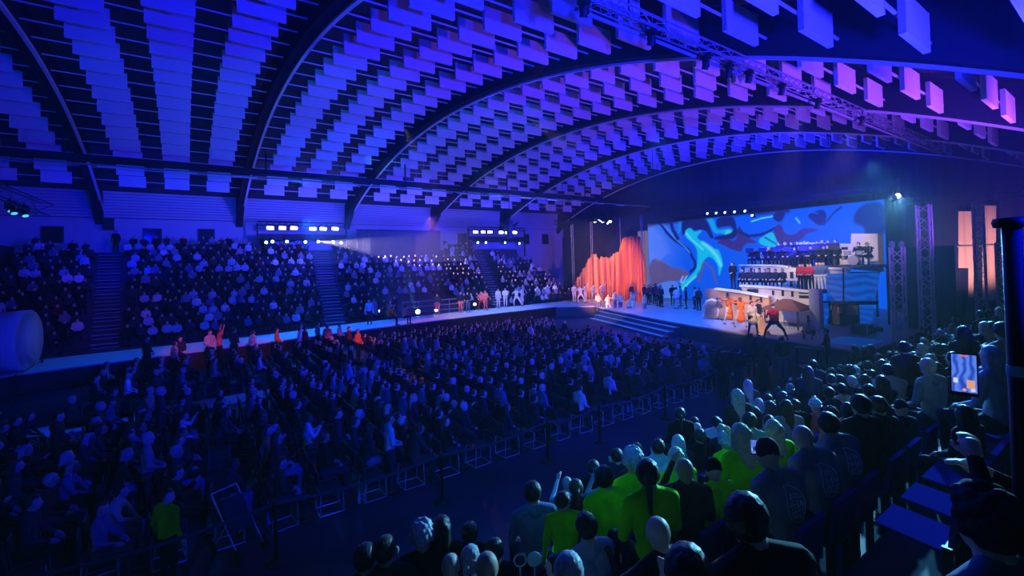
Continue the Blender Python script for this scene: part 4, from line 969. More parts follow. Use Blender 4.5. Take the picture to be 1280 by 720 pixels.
# ================================================================== WHITE TUBE, CATWALK
cat = empty('catwalk', (0, 0, 0), 'low blue-lit catwalk running along the far stand to the stage', 'catwalk')
pts_n = [(-9, 26.3), (-4, 27.3), (4, 28.6), (10, 29.8), (20, 31.2), (27, 31.6)]; pts_f = [(-9, 30.4), (-4, 31.2), (4, 31.9), (10, 33.6), (20, 34.8), (27, 35.0)]
b = MB(); poly = [(x, y, .86) for x, y in pts_n]+[(x, y, .86) for x, y in reversed(pts_f)]
for i in range(len(pts_n)-1): b.prism([(*pts_n[i], .84), (*pts_n[i+1], .84), (*pts_f[i+1], .84), (*pts_f[i], .84)], (0, 0, .06))
b.build('deck', mat('catwalk deck', (.5, .55, .62), .5, var=.06, vscale=.8), cat)
b = MB()
for L in (pts_n, pts_f):
    for a, e in zip(L[:-1], L[1:]): b.prism([(*a, 0.02), (*e, 0.02), (*e, .84), (*a, .84)], (0, .03 if L is pts_n else -.03, 0))
b.build('skirt', m_black, cat)
aw = MB().prism([(-8, 19.3, 0), (16, 20.4, 0), (16, 21.7, 0), (-8, 20.7, 0)], (0, 0, .012)); 
tag(aw.build('lit_aisle_strip', mat('pale aisle carpet', (.42, .45, .52), .9, var=.1, vscale=2)), 'pale carpet strip along the aisle through the floor audience', 'painted light')  # pale strip painted where light falls on the aisle floor
c0 = P(37, 425, z=2.15); vd = Vector((c0.x, c0.y, 0)).normalized(); rd = Vector((vd.y, -vd.x, 0)); ax = -rd*.94+vd*.34
o = empty('white_tube', tuple(c0), 'large white hollow tube lying on the catwalk end', 'tube')
q = ax.to_track_quat('Z', 'Y').to_matrix()
R0 = 1.25
MB().lathe([(R0-.02, 0), (R0+.02, .0), (R0, .5), (R0-.1, 1.4), (R0-.14, 3.2), (R0-.14, 5.5), (R0-.20, 5.5), (R0-.20, 3.2), (R0-.16, 1.4), (R0-.06, .5), (R0-.02, 0)], n=48, mat3=q).build('tube_shell', mat('white tube skin', (.75, .75, .78), .6), o, True)
MB().lathe([(R0-.03, .3), (.01, .3)], n=48, mat3=q).lathe([(.01, .34), (R0-.03, .34)], n=48, mat3=q).build('end_membrane', mat('white membrane', (.75, .78, .82), .6), o)
rp = [P(20, 505, z=0), P(53, 478, z=0), P(76, 462, z=0)]
for i, p in enumerate(rp):
    o2 = empty('rail_post', (p.x, p.y, 0), 'thin black rail post before the white tube, %s of three' % ORD[i], 'post', 'rail posts by the white tube')
    MB().lathe([(.035, 0), (.035, 1.1), (.01, 1.12)], n=10).build('pole', m_black, o2); MB().lathe([(.16, 0), (.16, .02), (.04, .04)], n=14).build('base', m_black, o2)
    if i < 2: d = rp[i+1]-p; MB().tube([(0, 0, 1.02), (d.x, d.y, 1.02)], .018, 6).build('rail', m_black, o2)
# ================================================================== STAGE
SZ = .9
st = empty('stage', (0, 0, 0), 'wide blue-lit show stage with steps down to the audience', 'stage')
front = [(22.0, 7.0), (22.6, 9.6), (24.2, 16.0), (26.0, 21.0), (28.0, 26.0), (29.5, 29.2)]
b = MB(); o_ = [(*p, 0) for p in front]+[(27.0, 31.4, 0), (27.0, 35.2, 0), (41, 36.5, 0), (41, 8.0, 0), (29, 7.0, 0)]
b.prism([(x, y, SZ-.08) for x, y, z in o_], (0, 0, .08)); b.build('deck', mat('stage deck', (.42, .46, .55), .38, var=.08, vscale=.5, spec=.5), st)
b = MB()
for a, e in zip(o_, o_[1:]+o_[:1]): b.prism([(a[0], a[1], .01), (e[0], e[1], .01), (e[0], e[1], SZ-.08), (a[0], a[1], SZ-.08)], (.02, .01, 0))
b.build('skirt', mat('stage skirt', (.05, .06, .12), .6), st)
m_sed = mat('step edge', (.55, .62, .75), .5)
for k in range(3):
    z = .64-.24*k; off = .45*(k+1); a = Vector((24.7, 17.2, 0)); e = Vector((28.6, 27.2, 0)); d = (e-a).normalized(); nn = Vector((-d.y, d.x, 0))
    b = MB(); b.prism([a+nn*(off-.46)+Vector((0, 0, .005)), e+nn*(off-.46)+Vector((0, 0, .005)), e+nn*off+Vector((0, 0, .005)), a+nn*off+Vector((0, 0, .005))], (0, 0, z)); b.build('step', mat('stage step', (.10, .13, .25), .5), st)
    MB().prism([a+nn*(off-.10)+Vector((0, 0, z+.005)), e+nn*(off-.10)+Vector((0, 0, z+.005)), e+nn*(off+.01)+Vector((0, 0, z+.005)), a+nn*(off+.01)+Vector((0, 0, z+.005))], (0, 0, .012)).build('step_edge', m_sed, st)
# bright blue fascia box at the stage corner
a = P(1026, 415, z=SZ); tag(MB().box((24.4, 8.2, .46), (2.4, 1.6, .9)).build('corner_block', emitter('blue fascia glow', (.0, .10, .75), .25)), 'blue glowing box at the stage corner beside the steps', 'stage block')
# ------------------------------------------------------------------ LED wall
LX, LY0, LY1, LZ0, LZ1 = 39.8, 11.2, 31.3, SZ+.02, 8.55
NY, NZ = 330, 124
Yg = np.linspace(LY1, LY0, NY+1); Zg = np.linspace(LZ0, LZ1, NZ+1)
YY, ZZ = np.meshgrid(Yg, Zg)
w3 = np.stack([np.full(YY.shape, LX), YY, ZZ-CAMZ], -1); dd = w3@vF; UU = 640+CF*(w3@vR)/dd; VV = CY-CF*(w3@vU)/dd
UU = UU+.8*np.sin(VV*.22+UU*.05); VV = VV+.8*np.sin(UU*.17)
img = np.empty(UU.shape+(3,)); img[:] = (.0, .095, .86)
lft = np.clip((858-UU)/45, 0, 1)[..., None]; img = img*(1-lft*.75)+np.array((.06, .22, .95))*lft*.75
def sdf(poly):
    pts = np.array(poly, float); x, y = UU, VV; d = np.full(x.shape, 1e9); ins = np.zeros(x.shape, bool); n = len(pts)
    for i in range(n):
        (ax, ay), (bx, by) = pts[i], pts[(i+1) % n]; ex, ey = bx-ax, by-ay
        t = np.clip(((x-ax)*ex+(y-ay)*ey)/(ex*ex+ey*ey+1e-9), 0, 1); d = np.minimum(d, np.hypot(x-ax-t*ex, y-ay-t*ey))
        c = ((ay > y) != (by > y)) & (x < (bx-ax)*(y-ay)/((by-ay) if by != ay else 1e-9)+ax); ins ^= c
    return np.where(ins, -d, d)
def stroke_d(pts):
    pts = np.array(pts, float); d = np.full(UU.shape, 1e9)
    for (ax, ay), (bx, by) in zip(pts[:-1], pts[1:]):
        ex, ey = bx-ax, by-ay; t = np.clip(((UU-ax)*ex+(VV-ay)*ey)/(ex*ex+ey*ey+1e-9), 0, 1); d = np.minimum(d, np.hypot(UU-ax-t*ex, VV-ay-t*ey))
    return d
def smooth_poly(p, it=2):
    p = [np.array(q, float) for q in p]
    for _ in range(it): p = [r for i in range(len(p)) for r in (p[i]*.75+p[(i+1) % len(p)]*.25, p[i]*.25+p[(i+1) % len(p)]*.75)]
    return p
def paint(poly, col, soft=1.0, sm=True):
    global img
    a = np.clip(.5-sdf(smooth_poly(poly) if sm else poly)/soft, 0, 1)[..., None]; img = img*(1-a)+np.array(col)*a
def stroke(pts, w, col, soft=1.0):
    global img
    a = np.clip(.5-(stroke_d(pts)-w/2)/soft, 0, 1)[..., None]; img = img*(1-a)+np.array(col)*a
NAVY = (.005, .008, .11); PURP = (.035, .02, .17); MAUVE = (.10, .075, .22); AZ = (.0, .10, .95); CY_ = (.0, .50, .80); CYL = (.10, .72, .85); LB = (.07, .20, .85)
paint([(812, 322), (826, 326), (840, 333), (858, 338), (862, 346), (848, 350), (836, 353), (824, 362), (812, 366)], MAUVE, 2)
paint([(812, 364), (826, 354), (842, 349), (850, 354), (846, 376), (812, 376)], LB, 2)
stroke([(822, 274), (832, 290), (846, 301), (860, 313), (869, 326), (869, 334), (862, 341)], 3.2, NAVY); stroke([(828, 280), (850, 303), (862, 317)], 1.2, (.05, .3, .9))
stroke([(838, 272), (840, 286), (848, 298)], 4.0, NAVY); paint([(846, 274), (856, 270), (852, 284), (847, 296)], (.0, .22, .85))
paint([(850, 278), (862, 271), (880, 271), (887, 283), (893, 297), (889, 300), (884, 288), (876, 286), (868, 288), (858, 290), (853, 297)], NAVY)
paint([(856, 288), (863, 285), (867, 290), (873, 289), (876, 286), (878, 289), (870, 296), (880, 303), (891, 312), (899, 312), (903, 322), (901, 345), (899, 345), (897, 333), (890, 321), (884, 321), (878, 328), (875, 336), (868, 347), (856, 362), (840, 374), (834, 370), (850, 358), (866, 343), (872, 330), (873, 318), (867, 305), (857, 297)], CY_, 1.6)
stroke([(878, 303), (888, 311), (896, 320), (900, 332)], 4, CYL, 3); stroke([(858, 292), (868, 303), (878, 311)], 2, CYL, 2); stroke([(870, 345), (856, 360), (842, 371)], 2.2, CYL, 2)
paint([(881, 271), (890, 271), (896, 289), (905, 287), (915, 284), (917, 292), (909, 296), (902, 291), (895, 294), (889, 284)], (.0, .36, .80)); paint([(906, 288), (915, 286), (914, 293), (908, 295)], (.05, .6, .62), 2)
paint([(893, 274), (914, 268), (921, 278), (922, 295), (908, 300), (896, 301), (890, 298), (905, 294), (919, 288), (914, 281), (903, 284), (897, 286)], NAVY)
paint([(893, 304), (905, 298), (920, 301), (920, 290), (926, 280), (930, 296), (947, 302), (944, 304), (931, 305), (928, 316), (919, 312), (905, 307)], PURP)
paint([(914, 270), (935, 276), (958, 271), (975, 273), (970, 284), (955, 291), (945, 294), (930, 289), (925, 283)], AZ); stroke([(940, 277), (952, 272), (968, 271)], 1.6, CYL)
stroke([(921, 288), (935, 296), (952, 292), (968, 286)], 3.4, NAVY)
paint([(946, 301), (957, 292), (966, 290), (974, 306), (976, 311), (960, 309)], CY_); stroke([(956, 296), (974, 308)], 1.6, NAVY)
paint([(965, 286), (976, 279), (979, 291), (991, 293), (1001, 285), (1031, 286), (1009, 292), (1001, 302), (985, 301), (992, 312), (977, 308), (969, 297)], PURP)
paint([(977, 284), (986, 268), (994, 267), (1001, 276), (1003, 286), (994, 293), (983, 292)], AZ); stroke([(995, 272), (999, 279)], 1.6, CYL)
paint([(1008, 270), (1026, 260), (1033, 264), (1031, 279), (1024, 282), (1014, 276)], NAVY); paint([(966, 268), (976, 262), (984, 266), (976, 279), (968, 276)], NAVY)
stroke([(812, 281), (850, 275), (905, 268), (985, 263)], 5, NAVY, 4); stroke([(1000, 262), (1022, 266)], 2, AZ)
paint([(1068, 260), (1108, 246), (1108, 300), (1080, 296), (1080, 283), (1066, 279)], (.004, .012, .10), 4)
stroke([(1030, 280), (1040, 268), (1052, 259)], 2.2, NAVY); stroke([(858, 346), (854, 354), (851, 352), (853, 346)], 2, (.2, .45, .9)); stroke([(880, 326), (892, 340), (896, 356)], 2, MAUVE, 1.5); stroke([(878, 330), (874, 350)], 3, MAUVE, 1.5)
me = bpy.data.meshes.new('picture')
Vv = [(0, y-(LY0+LY1)/2, z) for z in Zg for y in Yg]; Ff = [(j*(NY+1)+i, j*(NY+1)+i+1, (j+1)*(NY+1)+i+1, (j+1)*(NY+1)+i) for j in range(NZ) for i in range(NY)]
me.from_pydata(Vv, [], Ff); ca = me.color_attributes.new('pic', 'FLOAT_COLOR', 'POINT')
ca.data.foreach_set('color', np.concatenate([np.clip(img, 0, 1).reshape(-1, 3), np.ones((len(Vv), 1))], 1).ravel().tolist())
m_led = bpy.data.materials.new('led picture'); m_led.use_nodes = True; nt = m_led.node_tree; bs = nt.nodes['Principled BSDF']; at_ = nt.nodes.new('ShaderNodeVertexColor'); at_.layer_name = 'pic'
nt.links.new(at_.outputs['Color'], bs.inputs['Emission Color']); bs.inputs['Emission Strength'].default_value = .92; bs.inputs['Base Color'].default_value = (.01, .01, .012, 1); bs.inputs['Roughness'].default_value = .6
me.materials.append(m_led)
led = empty('led_wall', (LX, (LY0+LY1)/2, 0), 'huge video wall showing swirling blue and cyan marbled paint', 'video wall')
link('picture', me, led); MB().box((.16, 0, (LZ0+LZ1)/2), (.28, LY1-LY0+.1, LZ1-LZ0+.1)).build('cabinet', m_black, led)
MB().box((.5, -8, LZ1/2), (.1, .1, LZ1)).box((.5, 0, LZ1/2), (.1, .1, LZ1)).box((.5, 8, LZ1/2), (.1, .1, LZ1)).build('support', m_truss, led)
# ------------------------------------------------------------------ dark drapes and end wall openings
m_drape = mat('navy stage drape', (.008, .010, .06), .9, var=.2, vscale=.6)
def drape(x, y0, y1, z0, z1, label, amp=.08):
    b = MB(); n = max(4, int(abs(y1-y0)*6)); V = []
    for k in range(n+1):
        y = y0+(y1-y0)*k/n; V += [(x+amp*math.sin(k*1.9), y, z0), (x+amp*math.sin(k*1.9), y, z1), (x+.06+amp*math.sin(k*1.9), y, z1), (x+.06+amp*math.sin(k*1.9), y, z0)]
    F = []
    for k in range(n): F += [(4*k+q, 4*k+4+q, 4*k+4+(q+1) % 4, 4*k+(q+1) % 4) for q in range(4)]
    F += [(0, 1, 2, 3), (4*n+3, 4*n+2, 4*n+1, 4*n)]
    return tag(b.add(V, F).build('stage_drape', m_drape, None, True), label, 'drape', 'black stage drapes')
drape(42.6, 47.6, 12.5, 8.2, 16.6, 'broad dark drape filling the arch above the video wall')
drape(42.4, 47.6, 36.5, 0.02, 8.2, 'dark drape behind the orange curtain toward the far wall')
yA = P(1198, 300, X=42).y; yB = P(1216, 300, X=42).y; yC = P(1228, 300, X=42).y; yD = P(1245, 300, X=42).y; yE = P(1257, 300, X=42).y; yF = P(1268, 300, X=42).y
zt = P(1210, 263, X=42).z; zm = P(1205, 335, X=42).z; zb2 = P(1220, 374, X=42).z
drape(42.3, 12.45, -5.6, .02, 16.2, 'tall dark drape closing the wing beside the video wall')
m_peach = boards('peach wall panel', (.62, .46, .38), 1.1, (.50, .37, .31), 'Y')
for k, (ol, lb) in enumerate((([(1198, 264), (1217, 264), (1217, 372), (1210.5, 372), (1210.5, 335), (1198, 335)], 'tall stepped peach wall panel in the dark wing'), ([(1228, 257), (1245, 257), (1245, 375), (1228, 375)], 'straight peach wall panel beside the lattice tower'), ([(1257, 303), (1267, 303), (1267, 356), (1257, 356)], 'narrow short peach wall panel beside the handrail post'))):
    pts = [P(u, v, X=41.9) for u, v in ol]; c_ = Vector((41.9, sum(p.y for p in pts)/len(pts), 0)); o = empty('wall_panel_unit', tuple(c_), lb, 'wall panel', 'peach wall panels')
    MB().prism([p-c_ for p in pts], (.12, 0, 0)).build('board', m_peach, o); zc = P(1230, 307, X=41.9).z; ys_ = [p.y-c_.y for p in pts]
    MB().box((-.05, (min(ys_)+max(ys_))/2, zc), (.10, max(ys_)-min(ys_), .09)).build('rail_strip', m_truss, o)
    zl = min(p.z for p in pts); MB().box((.06, (min(ys_)+max(ys_))/2, zl/2), (.1, .3, zl)).build('support_post', m_black, o)
ya, yb2 = P(1128, 330, X=30.5).y, P(1194, 330, X=30.5).y
drape(30.5, ya, yb2, .02, P(1160, 308, X=30.5).z, 'dark wing drape beside the stage towers')
# ------------------------------------------------------------------ orange curtain
CX = 35.0; top = [(717, 363), (717.5, 356), (724, 345), (731, 333), (736, 324), (740, 317.5), (745, 318), (749, 324), (752, 321), (759, 322), (762, 324), (767, 317), (775, 314), (776, 300), (780, 297), (790, 295), (801, 296), (803, 318), (806, 322), (807.5, 368)]
o = empty('orange_curtain', (CX, 0, 0), 'tall ragged orange curtain lit warm behind the dancers', 'curtain')
tw = [P(u, v, X=CX) for u, v in top]; ty = [t.y for t in tw]; tz = [t.z for t in tw]
b = MB(); n = 150; V = []; ya, yb_ = ty[0], ty[-1]
for k in range(n+1):
    y = ya+(yb_-ya)*k/n; z1 = float(np.interp(-y, [-t for t in ty], tz)); z1 = max(z1, SZ+.25)+.10*math.sin(k*2.7)*(k % 3 == 0)
    dx = .16*math.sin(k*.95)+.10*math.sin(k*.41+1); flo = SZ+.02
    for r_ in range(7):
        z = flo+(z1-flo)*r_/6; V.append((dx*(1-.3*r_/6), y, z))
    for r_ in range(7):
        z = z1+(flo-z1)*r_/6; V.append((dx*(1-.3*(6-r_)/6)+.05, y, z))
F = []
for k in range(n):
    for q in range(14): F.append((14*k+q, 14*k+14+q, 14*k+14+(q+1) % 14, 14*k+(q+1) % 14))
F += [tuple(range(14)), tuple(14*n+q for q in range(13, -1, -1))]
def pleat_shade_mat():
    m = mat('orange cloth with painted pleat shade', (.80, .22, .10), .8); nt = m.node_tree; bs = nt.nodes['Principled BSDF']; tc = nt.nodes.new('ShaderNodeTexCoord'); mp = nt.nodes.new('ShaderNodeMapping'); mp.inputs['Scale'].default_value = (1, 5.5, .12)
    nz = nt.nodes.new('ShaderNodeTexNoise'); nz.inputs['Scale'].default_value = 1.3; nz.inputs['Detail'].default_value = 3; r = nt.nodes.new('ShaderNodeValToRGB'); e = r.color_ramp.elements
    e[0].position = .34; e[0].color = (.40, .08, .10, 1); e[1].position = .62; e[1].color = (.95, .36, .14, 1); x = e.new(.48); x.color = (.85, .20, .10, 1)  # vertical streaks paint the pleats' light and shade into the colour
    nt.links.new(tc.outputs['Object'], mp.inputs['Vector']); nt.links.new(mp.outputs['Vector'], nz.inputs['Vector']); nt.links.new(nz.outputs['Fac'], r.inputs['Fac']); nt.links.new(r.outputs['Color'], bs.inputs['Base Color']); return m
b.add(V, F).build('pleated_cloth', pleat_shade_mat(), o, True)
b = MB()
for u, v in ((716, 352), (718, 350), (739, 317), (741, 317), (775.5, 300), (801, 296), (803, 300)):
    p = P(u, v, X=CX); MB().tube([(0, p.y, p.z-.4), (0, p.y, 9.0)], .018, 5).build('hanging_cord', mat('pale cord', (.7, .6, .6), .6), o)
o = empty('stage_truss', (34, 24.5, 9.3), 'dark lighting truss above the orange curtain', 'truss')
truss(MB(), (0, 0, 0), (0, 15.0, 0), .4, .6).build('lattice', m_black, o); MB().box((0, 1.5, 3), (.03, .03, 6)).box((0, 13.5, 3), (.03, .03, 5)).build('suspension_cable', m_black, o)
g_beam = emitter('cold beam glow', (.85, .93, 1), 16)
for i, (u, v, tg) in enumerate(((743.5, 274, (35, 34, 1)), (753, 274, (35, 32, 1)), (758, 276, (36, 27, 4)), (762.5, 274, (30, 28, 2)))):
    p = P(u, v, X=34); moving_head('moving_head_light', (34, p.y, p.z+.36), 'bright white beam lamp above the orange curtain, %s from the far wall' % ORD[i], 'beam lamps above the curtain', target=tg, glow=g_beam, s=1.15)
tr2 = empty('video_wall_truss', (38.6, 11, 9.15), 'dark truss over the video wall with tiny pale lamps', 'truss'); truss(MB(), (0, 0, 0), (0, 21, 0), .4, .7).build('lattice', m_black, tr2)
MB().box((0, 3, 3), (.03, .03, 6)).box((0, 18, 3), (.03, .03, 6)).build('suspension_cable', m_black, tr2)
for i, (u, v) in enumerate(((886, 268), (897, 267.5), (908, 266.8), (920, 266), (933, 265), (942, 270.5))):
    p = P(u, v, X=38.2); moving_head('moving_head_light', (38.2, p.y, p.z+.36), 'small pale lamp on the video wall truss, %s from its curtain end' % ORD[i], 'lamps over the video wall', target=(20, p.y+3, 14), glow=emitter('pale lens', (.5, .7, 1), 4 if i != 4 else 14), s=.9)
p = P(1119, 246, X=25.5); moving_head('moving_head_light', (p.x, p.y, p.z+.36), 'bright cyan lamp high above the stage wing tower', 'wing lamps', target=(34, 16, 4), glow=g_beam, s=1.0)
p = P(1123, 246, X=25.5); moving_head('moving_head_light', (p.x, p.y, p.z+.36), 'smaller cyan lamp beside the bright one above the wing', 'wing lamps', target=(10, 5, 3), glow=g_beam, s=.8)
for k, (v0, v1) in enumerate(((248, 239), (255.5, 246.5))):
    a = P(1124, v0, d=26.5); e = P(1290, v1, d=24); tw_ = empty('wing_cable', tuple(a), ('upper pale cable strung high over the stage wing', 'lower pale cable strung high over the stage wing')[k], 'cable', 'cables over the wing'); MB().tube([(0, 0, 0), e-a], .022, 6).build('strand', m_truss, tw_)
# floor lamps on the catwalk
for i, (u, v, s) in enumerate(((522, 388, 1.5), (559, 381, .9), (593, 381, 1.0), (704, 369.5, 1.1), (612, 380, .8), (475, 391, .7), (545, 389, .9))):
    p = P(u, v, z=SZ+.25); moving_head('floor_lamp', (p.x, p.y, SZ+.62), 'small bright lamp standing on the catwalk edge, %s of seven' % ORD[i], 'catwalk lamps', target=(p.x-3, p.y-8, 4), glow=emitter('floor lamp glow', (.7, .9, 1), 12), s=s)
# ------------------------------------------------------------------ painted town set and orchestra risers
m_cream = mat('cream set wall', (.78, .70, .62), .8, var=.08, vscale=1.2); m_brown = mat('brown set wall', (.55, .30, .16), .8, var=.2, vscale=1.6); m_roofs = mat('pale set roof edge', (.85, .85, .82), .7); m_hole = mat('dark set opening', (.02, .02, .03), .8)
def facade(name, X, outline, holes, m, label, th=.3, cornice=None, group=None):
    pts = [P(u, v, X=X) for u, v in outline]; cy = sum(p.y for p in pts)/len(pts); zmn = min(p.z for p in pts)
    o = empty(name, (X, cy, zmn), label, 'stage building', group); rel = lambda p: p-Vector((X, cy, zmn))
    MB().prism([rel(p) for p in pts], (th, 0, 0)).build('wall_panel', m, o)
    if zmn > SZ+.15:
        b = MB(); ys_ = [p.y-cy for p in pts]
        for q in range(4): b.box((.1, min(ys_)+(max(ys_)-min(ys_))*(q+.5)/4, -(zmn-SZ)/2), (.10, .10, zmn-SZ))
        b.box((.1, (min(ys_)+max(ys_))/2, -.05), (.10, max(ys_)-min(ys_), .10)).build('support_post', m_black, o)
    for (u0, v0, u1, v1) in holes:
        a = rel(P(u0, v0, X=X)); e = rel(P(u1, v1, X=X)); MB().box((-.012, (a.y+e.y)/2, (a.z+e.z)/2), (.03, abs(a.y-e.y), abs(a.z-e.z))).build('opening', m_hole, o)
    if cornice:
        b = MB()
        for a, e in zip(cornice[:-1], cornice[1:]):
            a = rel(P(*a, X=X)); e = rel(P(*e, X=X)); b.prism([a+Vector((-.10, 0, -.06)), e+Vector((-.10, 0, -.06)), e+Vector((-.10, 0, .06)), a+Vector((-.10, 0, .06))], (th+.15, 0, 0))
        b.build('cornice', m_roofs, o)
    return o
X1, X2, X3 = 28.2, 31.0, 35.5
facade('cream_facade', X1, [(925, 357), (967, 359), (1015, 365), (1018, 408), (960, 402), (948, 401)], [(934, 361, 948, 367), (965, 363, 968, 369), (977, 363, 980, 370), (989, 364, 992, 371), (999, 365.5, 1012, 367.5), (999, 369, 1012, 373), (999, 381, 1012, 386), (971, 374, 973.5, 380), (977, 374.5, 979.5, 381), (992, 376, 995, 384), (1009, 394, 1012, 403), (962, 375, 965, 378)], m_cream,
       'long cream painted town facade with dark windows along the lower stage riser', cornice=[(925, 357), (967, 359.5), (1015, 365)])
facade('brown_facade', X1-.5, [(882, 361), (894, 361), (925, 365), (961, 371), (963, 402), (880, 397)], [(937, 369.5, 940, 375), (950, 371, 953, 378), (908, 366, 911, 371), (918, 376, 921, 381)], m_brown,
       'brown painted building facade behind the orange dancers', cornice=[(894, 361), (925, 365), (961, 371)])
# white arch beside the brown facade
pa = [P(878.5, 395, X=X1-1.0)*Vector((1, 1, 0)).length*0+Vector((X1-1.0, P(878.5, 395, X=X1-1.0).y, SZ)), P(880, 383, X=X1-1.0), P(884, 377, X=X1-1.0), P(890, 375, X=X1-1.0), P(896, 376.5, X=X1-1.0)]
tag(MB().tube(pa, .10, 8).build('white_arch', m_roofs), 'thin white arch leaning on the brown facade', 'arch')
facade('upper_facade', X2, [(924.5, 331.5), (970, 332), (986, 334), (1004, 337), (1020, 338), (1020, 363), (924.5, 357.5)], [(927, 334.5, 931, 340), (937.5, 335, 941, 340.5), (948, 335, 951, 341), (959, 335, 963, 341), (987.5, 340, 992, 348), (995, 341, 998, 347), (987, 351, 991, 358), (996, 351, 999, 359)], m_cream,
       'cream middle-tier facade with a row of small windows behind seated players', cornice=[(924.5, 331.5), (970, 332), (986, 334)])
facade('corner_house', X2-1.2, [(1036, 335.5), (1060, 336.5), (1058, 365), (1031, 361), (1034, 354)], [(1042, 343, 1045, 350), (1041, 357, 1044, 360), (1050, 358, 1052, 361)], m_cream, 'cream corner house panel under the drum riser', cornice=[(1035, 335.5), (1060, 336.5)])
facade('arcade_wall', X3, [(950, 334), (951, 309), (995, 311), (996, 304), (1024, 304.5), (1065, 306), (1065, 334)], [(959, 313, 963, 318), (970, 313, 974, 318), (998, 307.5, 1002, 310.5), (1006, 307.5, 1013, 310.5), (1016, 307.5, 1023, 311), (1028, 308, 1036, 311.5), (1040, 308, 1048, 311.5), (1052, 309, 1060, 312)], m_cream, 'cream arcade wall with open windows behind the orchestra', cornice=[(996, 304), (1024, 304.5), (1065, 306)])
facade('tall_block', X3-.6, [(1064, 292), (1097, 292), (1098, 340), (1062, 336)], [(1081, 309, 1085, 311), (1088.5, 309, 1092.5, 311), (1088, 319.5, 1092.5, 322), (1081, 304, 1083, 305.5)], m_cream, 'tall plain cream block rising beside the drum kit', th=1.0)
# riser platforms
m_riser = mat('riser deck', (.03, .04, .09), .6)
R1z = P(970, 363, X=X1).z-.03; R2z = P(990, 333, X=X2).z+.0
def platform(x0, x1, y0, y1, z, label):
    o = empty('riser', ((x0+x1)/2, (y0+y1)/2, SZ), label, 'stage riser', 'orchestra risers'); MB().box((0, 0, z-SZ-.06), (x1-x0, y1-y0, .12)).build('riser_deck', m_riser, o)
    b = MB()
    for sx in (-1, 1):
        for sy in (-1, 0, 1): b.box((sx*((x1-x0)/2-.1), sy*((y1-y0)/2-.1), (z-SZ-.12)/2), (.08, .08, z-SZ-.12))
    b.build('riser_legs', m_black, o)
yl1 = P(880, 380, X=X1).y; yr1 = P(1020, 365, X=X1).y; yl2 = P(924, 333, X=X2).y; yr2 = P(1100, 340, X=X2-1).y
platform(X1+.35, X2-.05, yr1, P(905, 360, X=X1).y, R1z, 'lower orchestra riser behind the long cream facade'); platform(X2+.35, X3-.7, yr2, yl2, R2z, 'upper orchestra riser holding most of the players')
p0, p1 = P(1034, 342.5, X=29.6), P(1099, 341, X=29.6)
dz = P(1060, 375, X=29.6).z
o = empty('video_fascia', (29.6, 0, dz), 'blue striped video fascia panel under the drum riser', 'video panel')
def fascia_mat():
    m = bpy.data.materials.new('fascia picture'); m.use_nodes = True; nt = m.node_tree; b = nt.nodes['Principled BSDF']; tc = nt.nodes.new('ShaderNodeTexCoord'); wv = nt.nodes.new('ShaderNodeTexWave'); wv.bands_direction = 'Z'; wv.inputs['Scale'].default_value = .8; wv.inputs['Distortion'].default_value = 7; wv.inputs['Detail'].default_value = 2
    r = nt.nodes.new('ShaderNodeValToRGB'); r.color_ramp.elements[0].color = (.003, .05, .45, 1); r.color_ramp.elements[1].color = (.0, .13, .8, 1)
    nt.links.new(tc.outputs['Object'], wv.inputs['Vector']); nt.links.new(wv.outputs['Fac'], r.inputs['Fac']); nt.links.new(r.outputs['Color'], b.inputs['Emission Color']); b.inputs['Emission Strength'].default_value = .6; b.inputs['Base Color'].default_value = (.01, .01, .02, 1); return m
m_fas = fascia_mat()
def rect_on(X, quad, off, m, parent, name):
    pts = [P(u, v, X=X)-parent.location for u, v in quad]; MB().prism(pts, off).build(name, m, parent)
rect_on(29.6, [(1034, 342.5), (1053, 342), (1053, 376), (1033, 376)], (.2, 0, 0), m_fas, o, 'panel'); rect_on(29.6, [(1054.5, 342), (1099, 341), (1092, 376), (1054.5, 376)], (.2, 0, 0), m_fas, o, 'panel')
rect_on(29.5, [(1053.2, 335), (1054.4, 335), (1054.4, 377), (1053.2, 377)], (.1, 0, 0), m_black, o, 'upright')
o = empty('scaffold_house', (29.2, 0, 0), 'dark scaffold house with tan windows and glowing blue cloths under the fascia', 'scaffold')
rect_on(29.2, [(1026, 377), (1093, 377), (1093, 381), (1026, 381)], (.6, 0, 0), m_black, o, 'crossbeam'); rect_on(29.3, [(1036, 381), (1074, 381), (1073, 417), (1040, 416)], (.2, 0, 0), mat('dark house', (.05, .035, .05), .8), o, 'house_panel')
for qd in ([(1036, 382), (1040, 382), (1039, 388), (1036, 388)], [(1047, 384), (1053, 384), (1053, 391), (1047, 391)], [(1058, 382), (1072, 382), (1072, 394), (1058, 393)], [(1058, 407), (1063, 407), (1063, 416), (1058, 416)], [(1066, 408), (1072, 408), (1072, 416), (1066, 416)]): rect_on(29.25, qd, (.04, 0, 0), mat('tan window', (.45, .28, .2), .8), o, 'tan_window')
for qd in ([(1026, 379), (1035, 379), (1036, 395), (1032, 404), (1036, 413), (1024, 413)], [(1074, 381), (1092, 381), (1090, 402), (1094, 417), (1086, 416), (1075, 404)]): rect_on(29.1, qd, (.03, 0, 0), m_fas, o, 'glowing_cloth')  # blue light on the cloths is put in as the fascia's glow
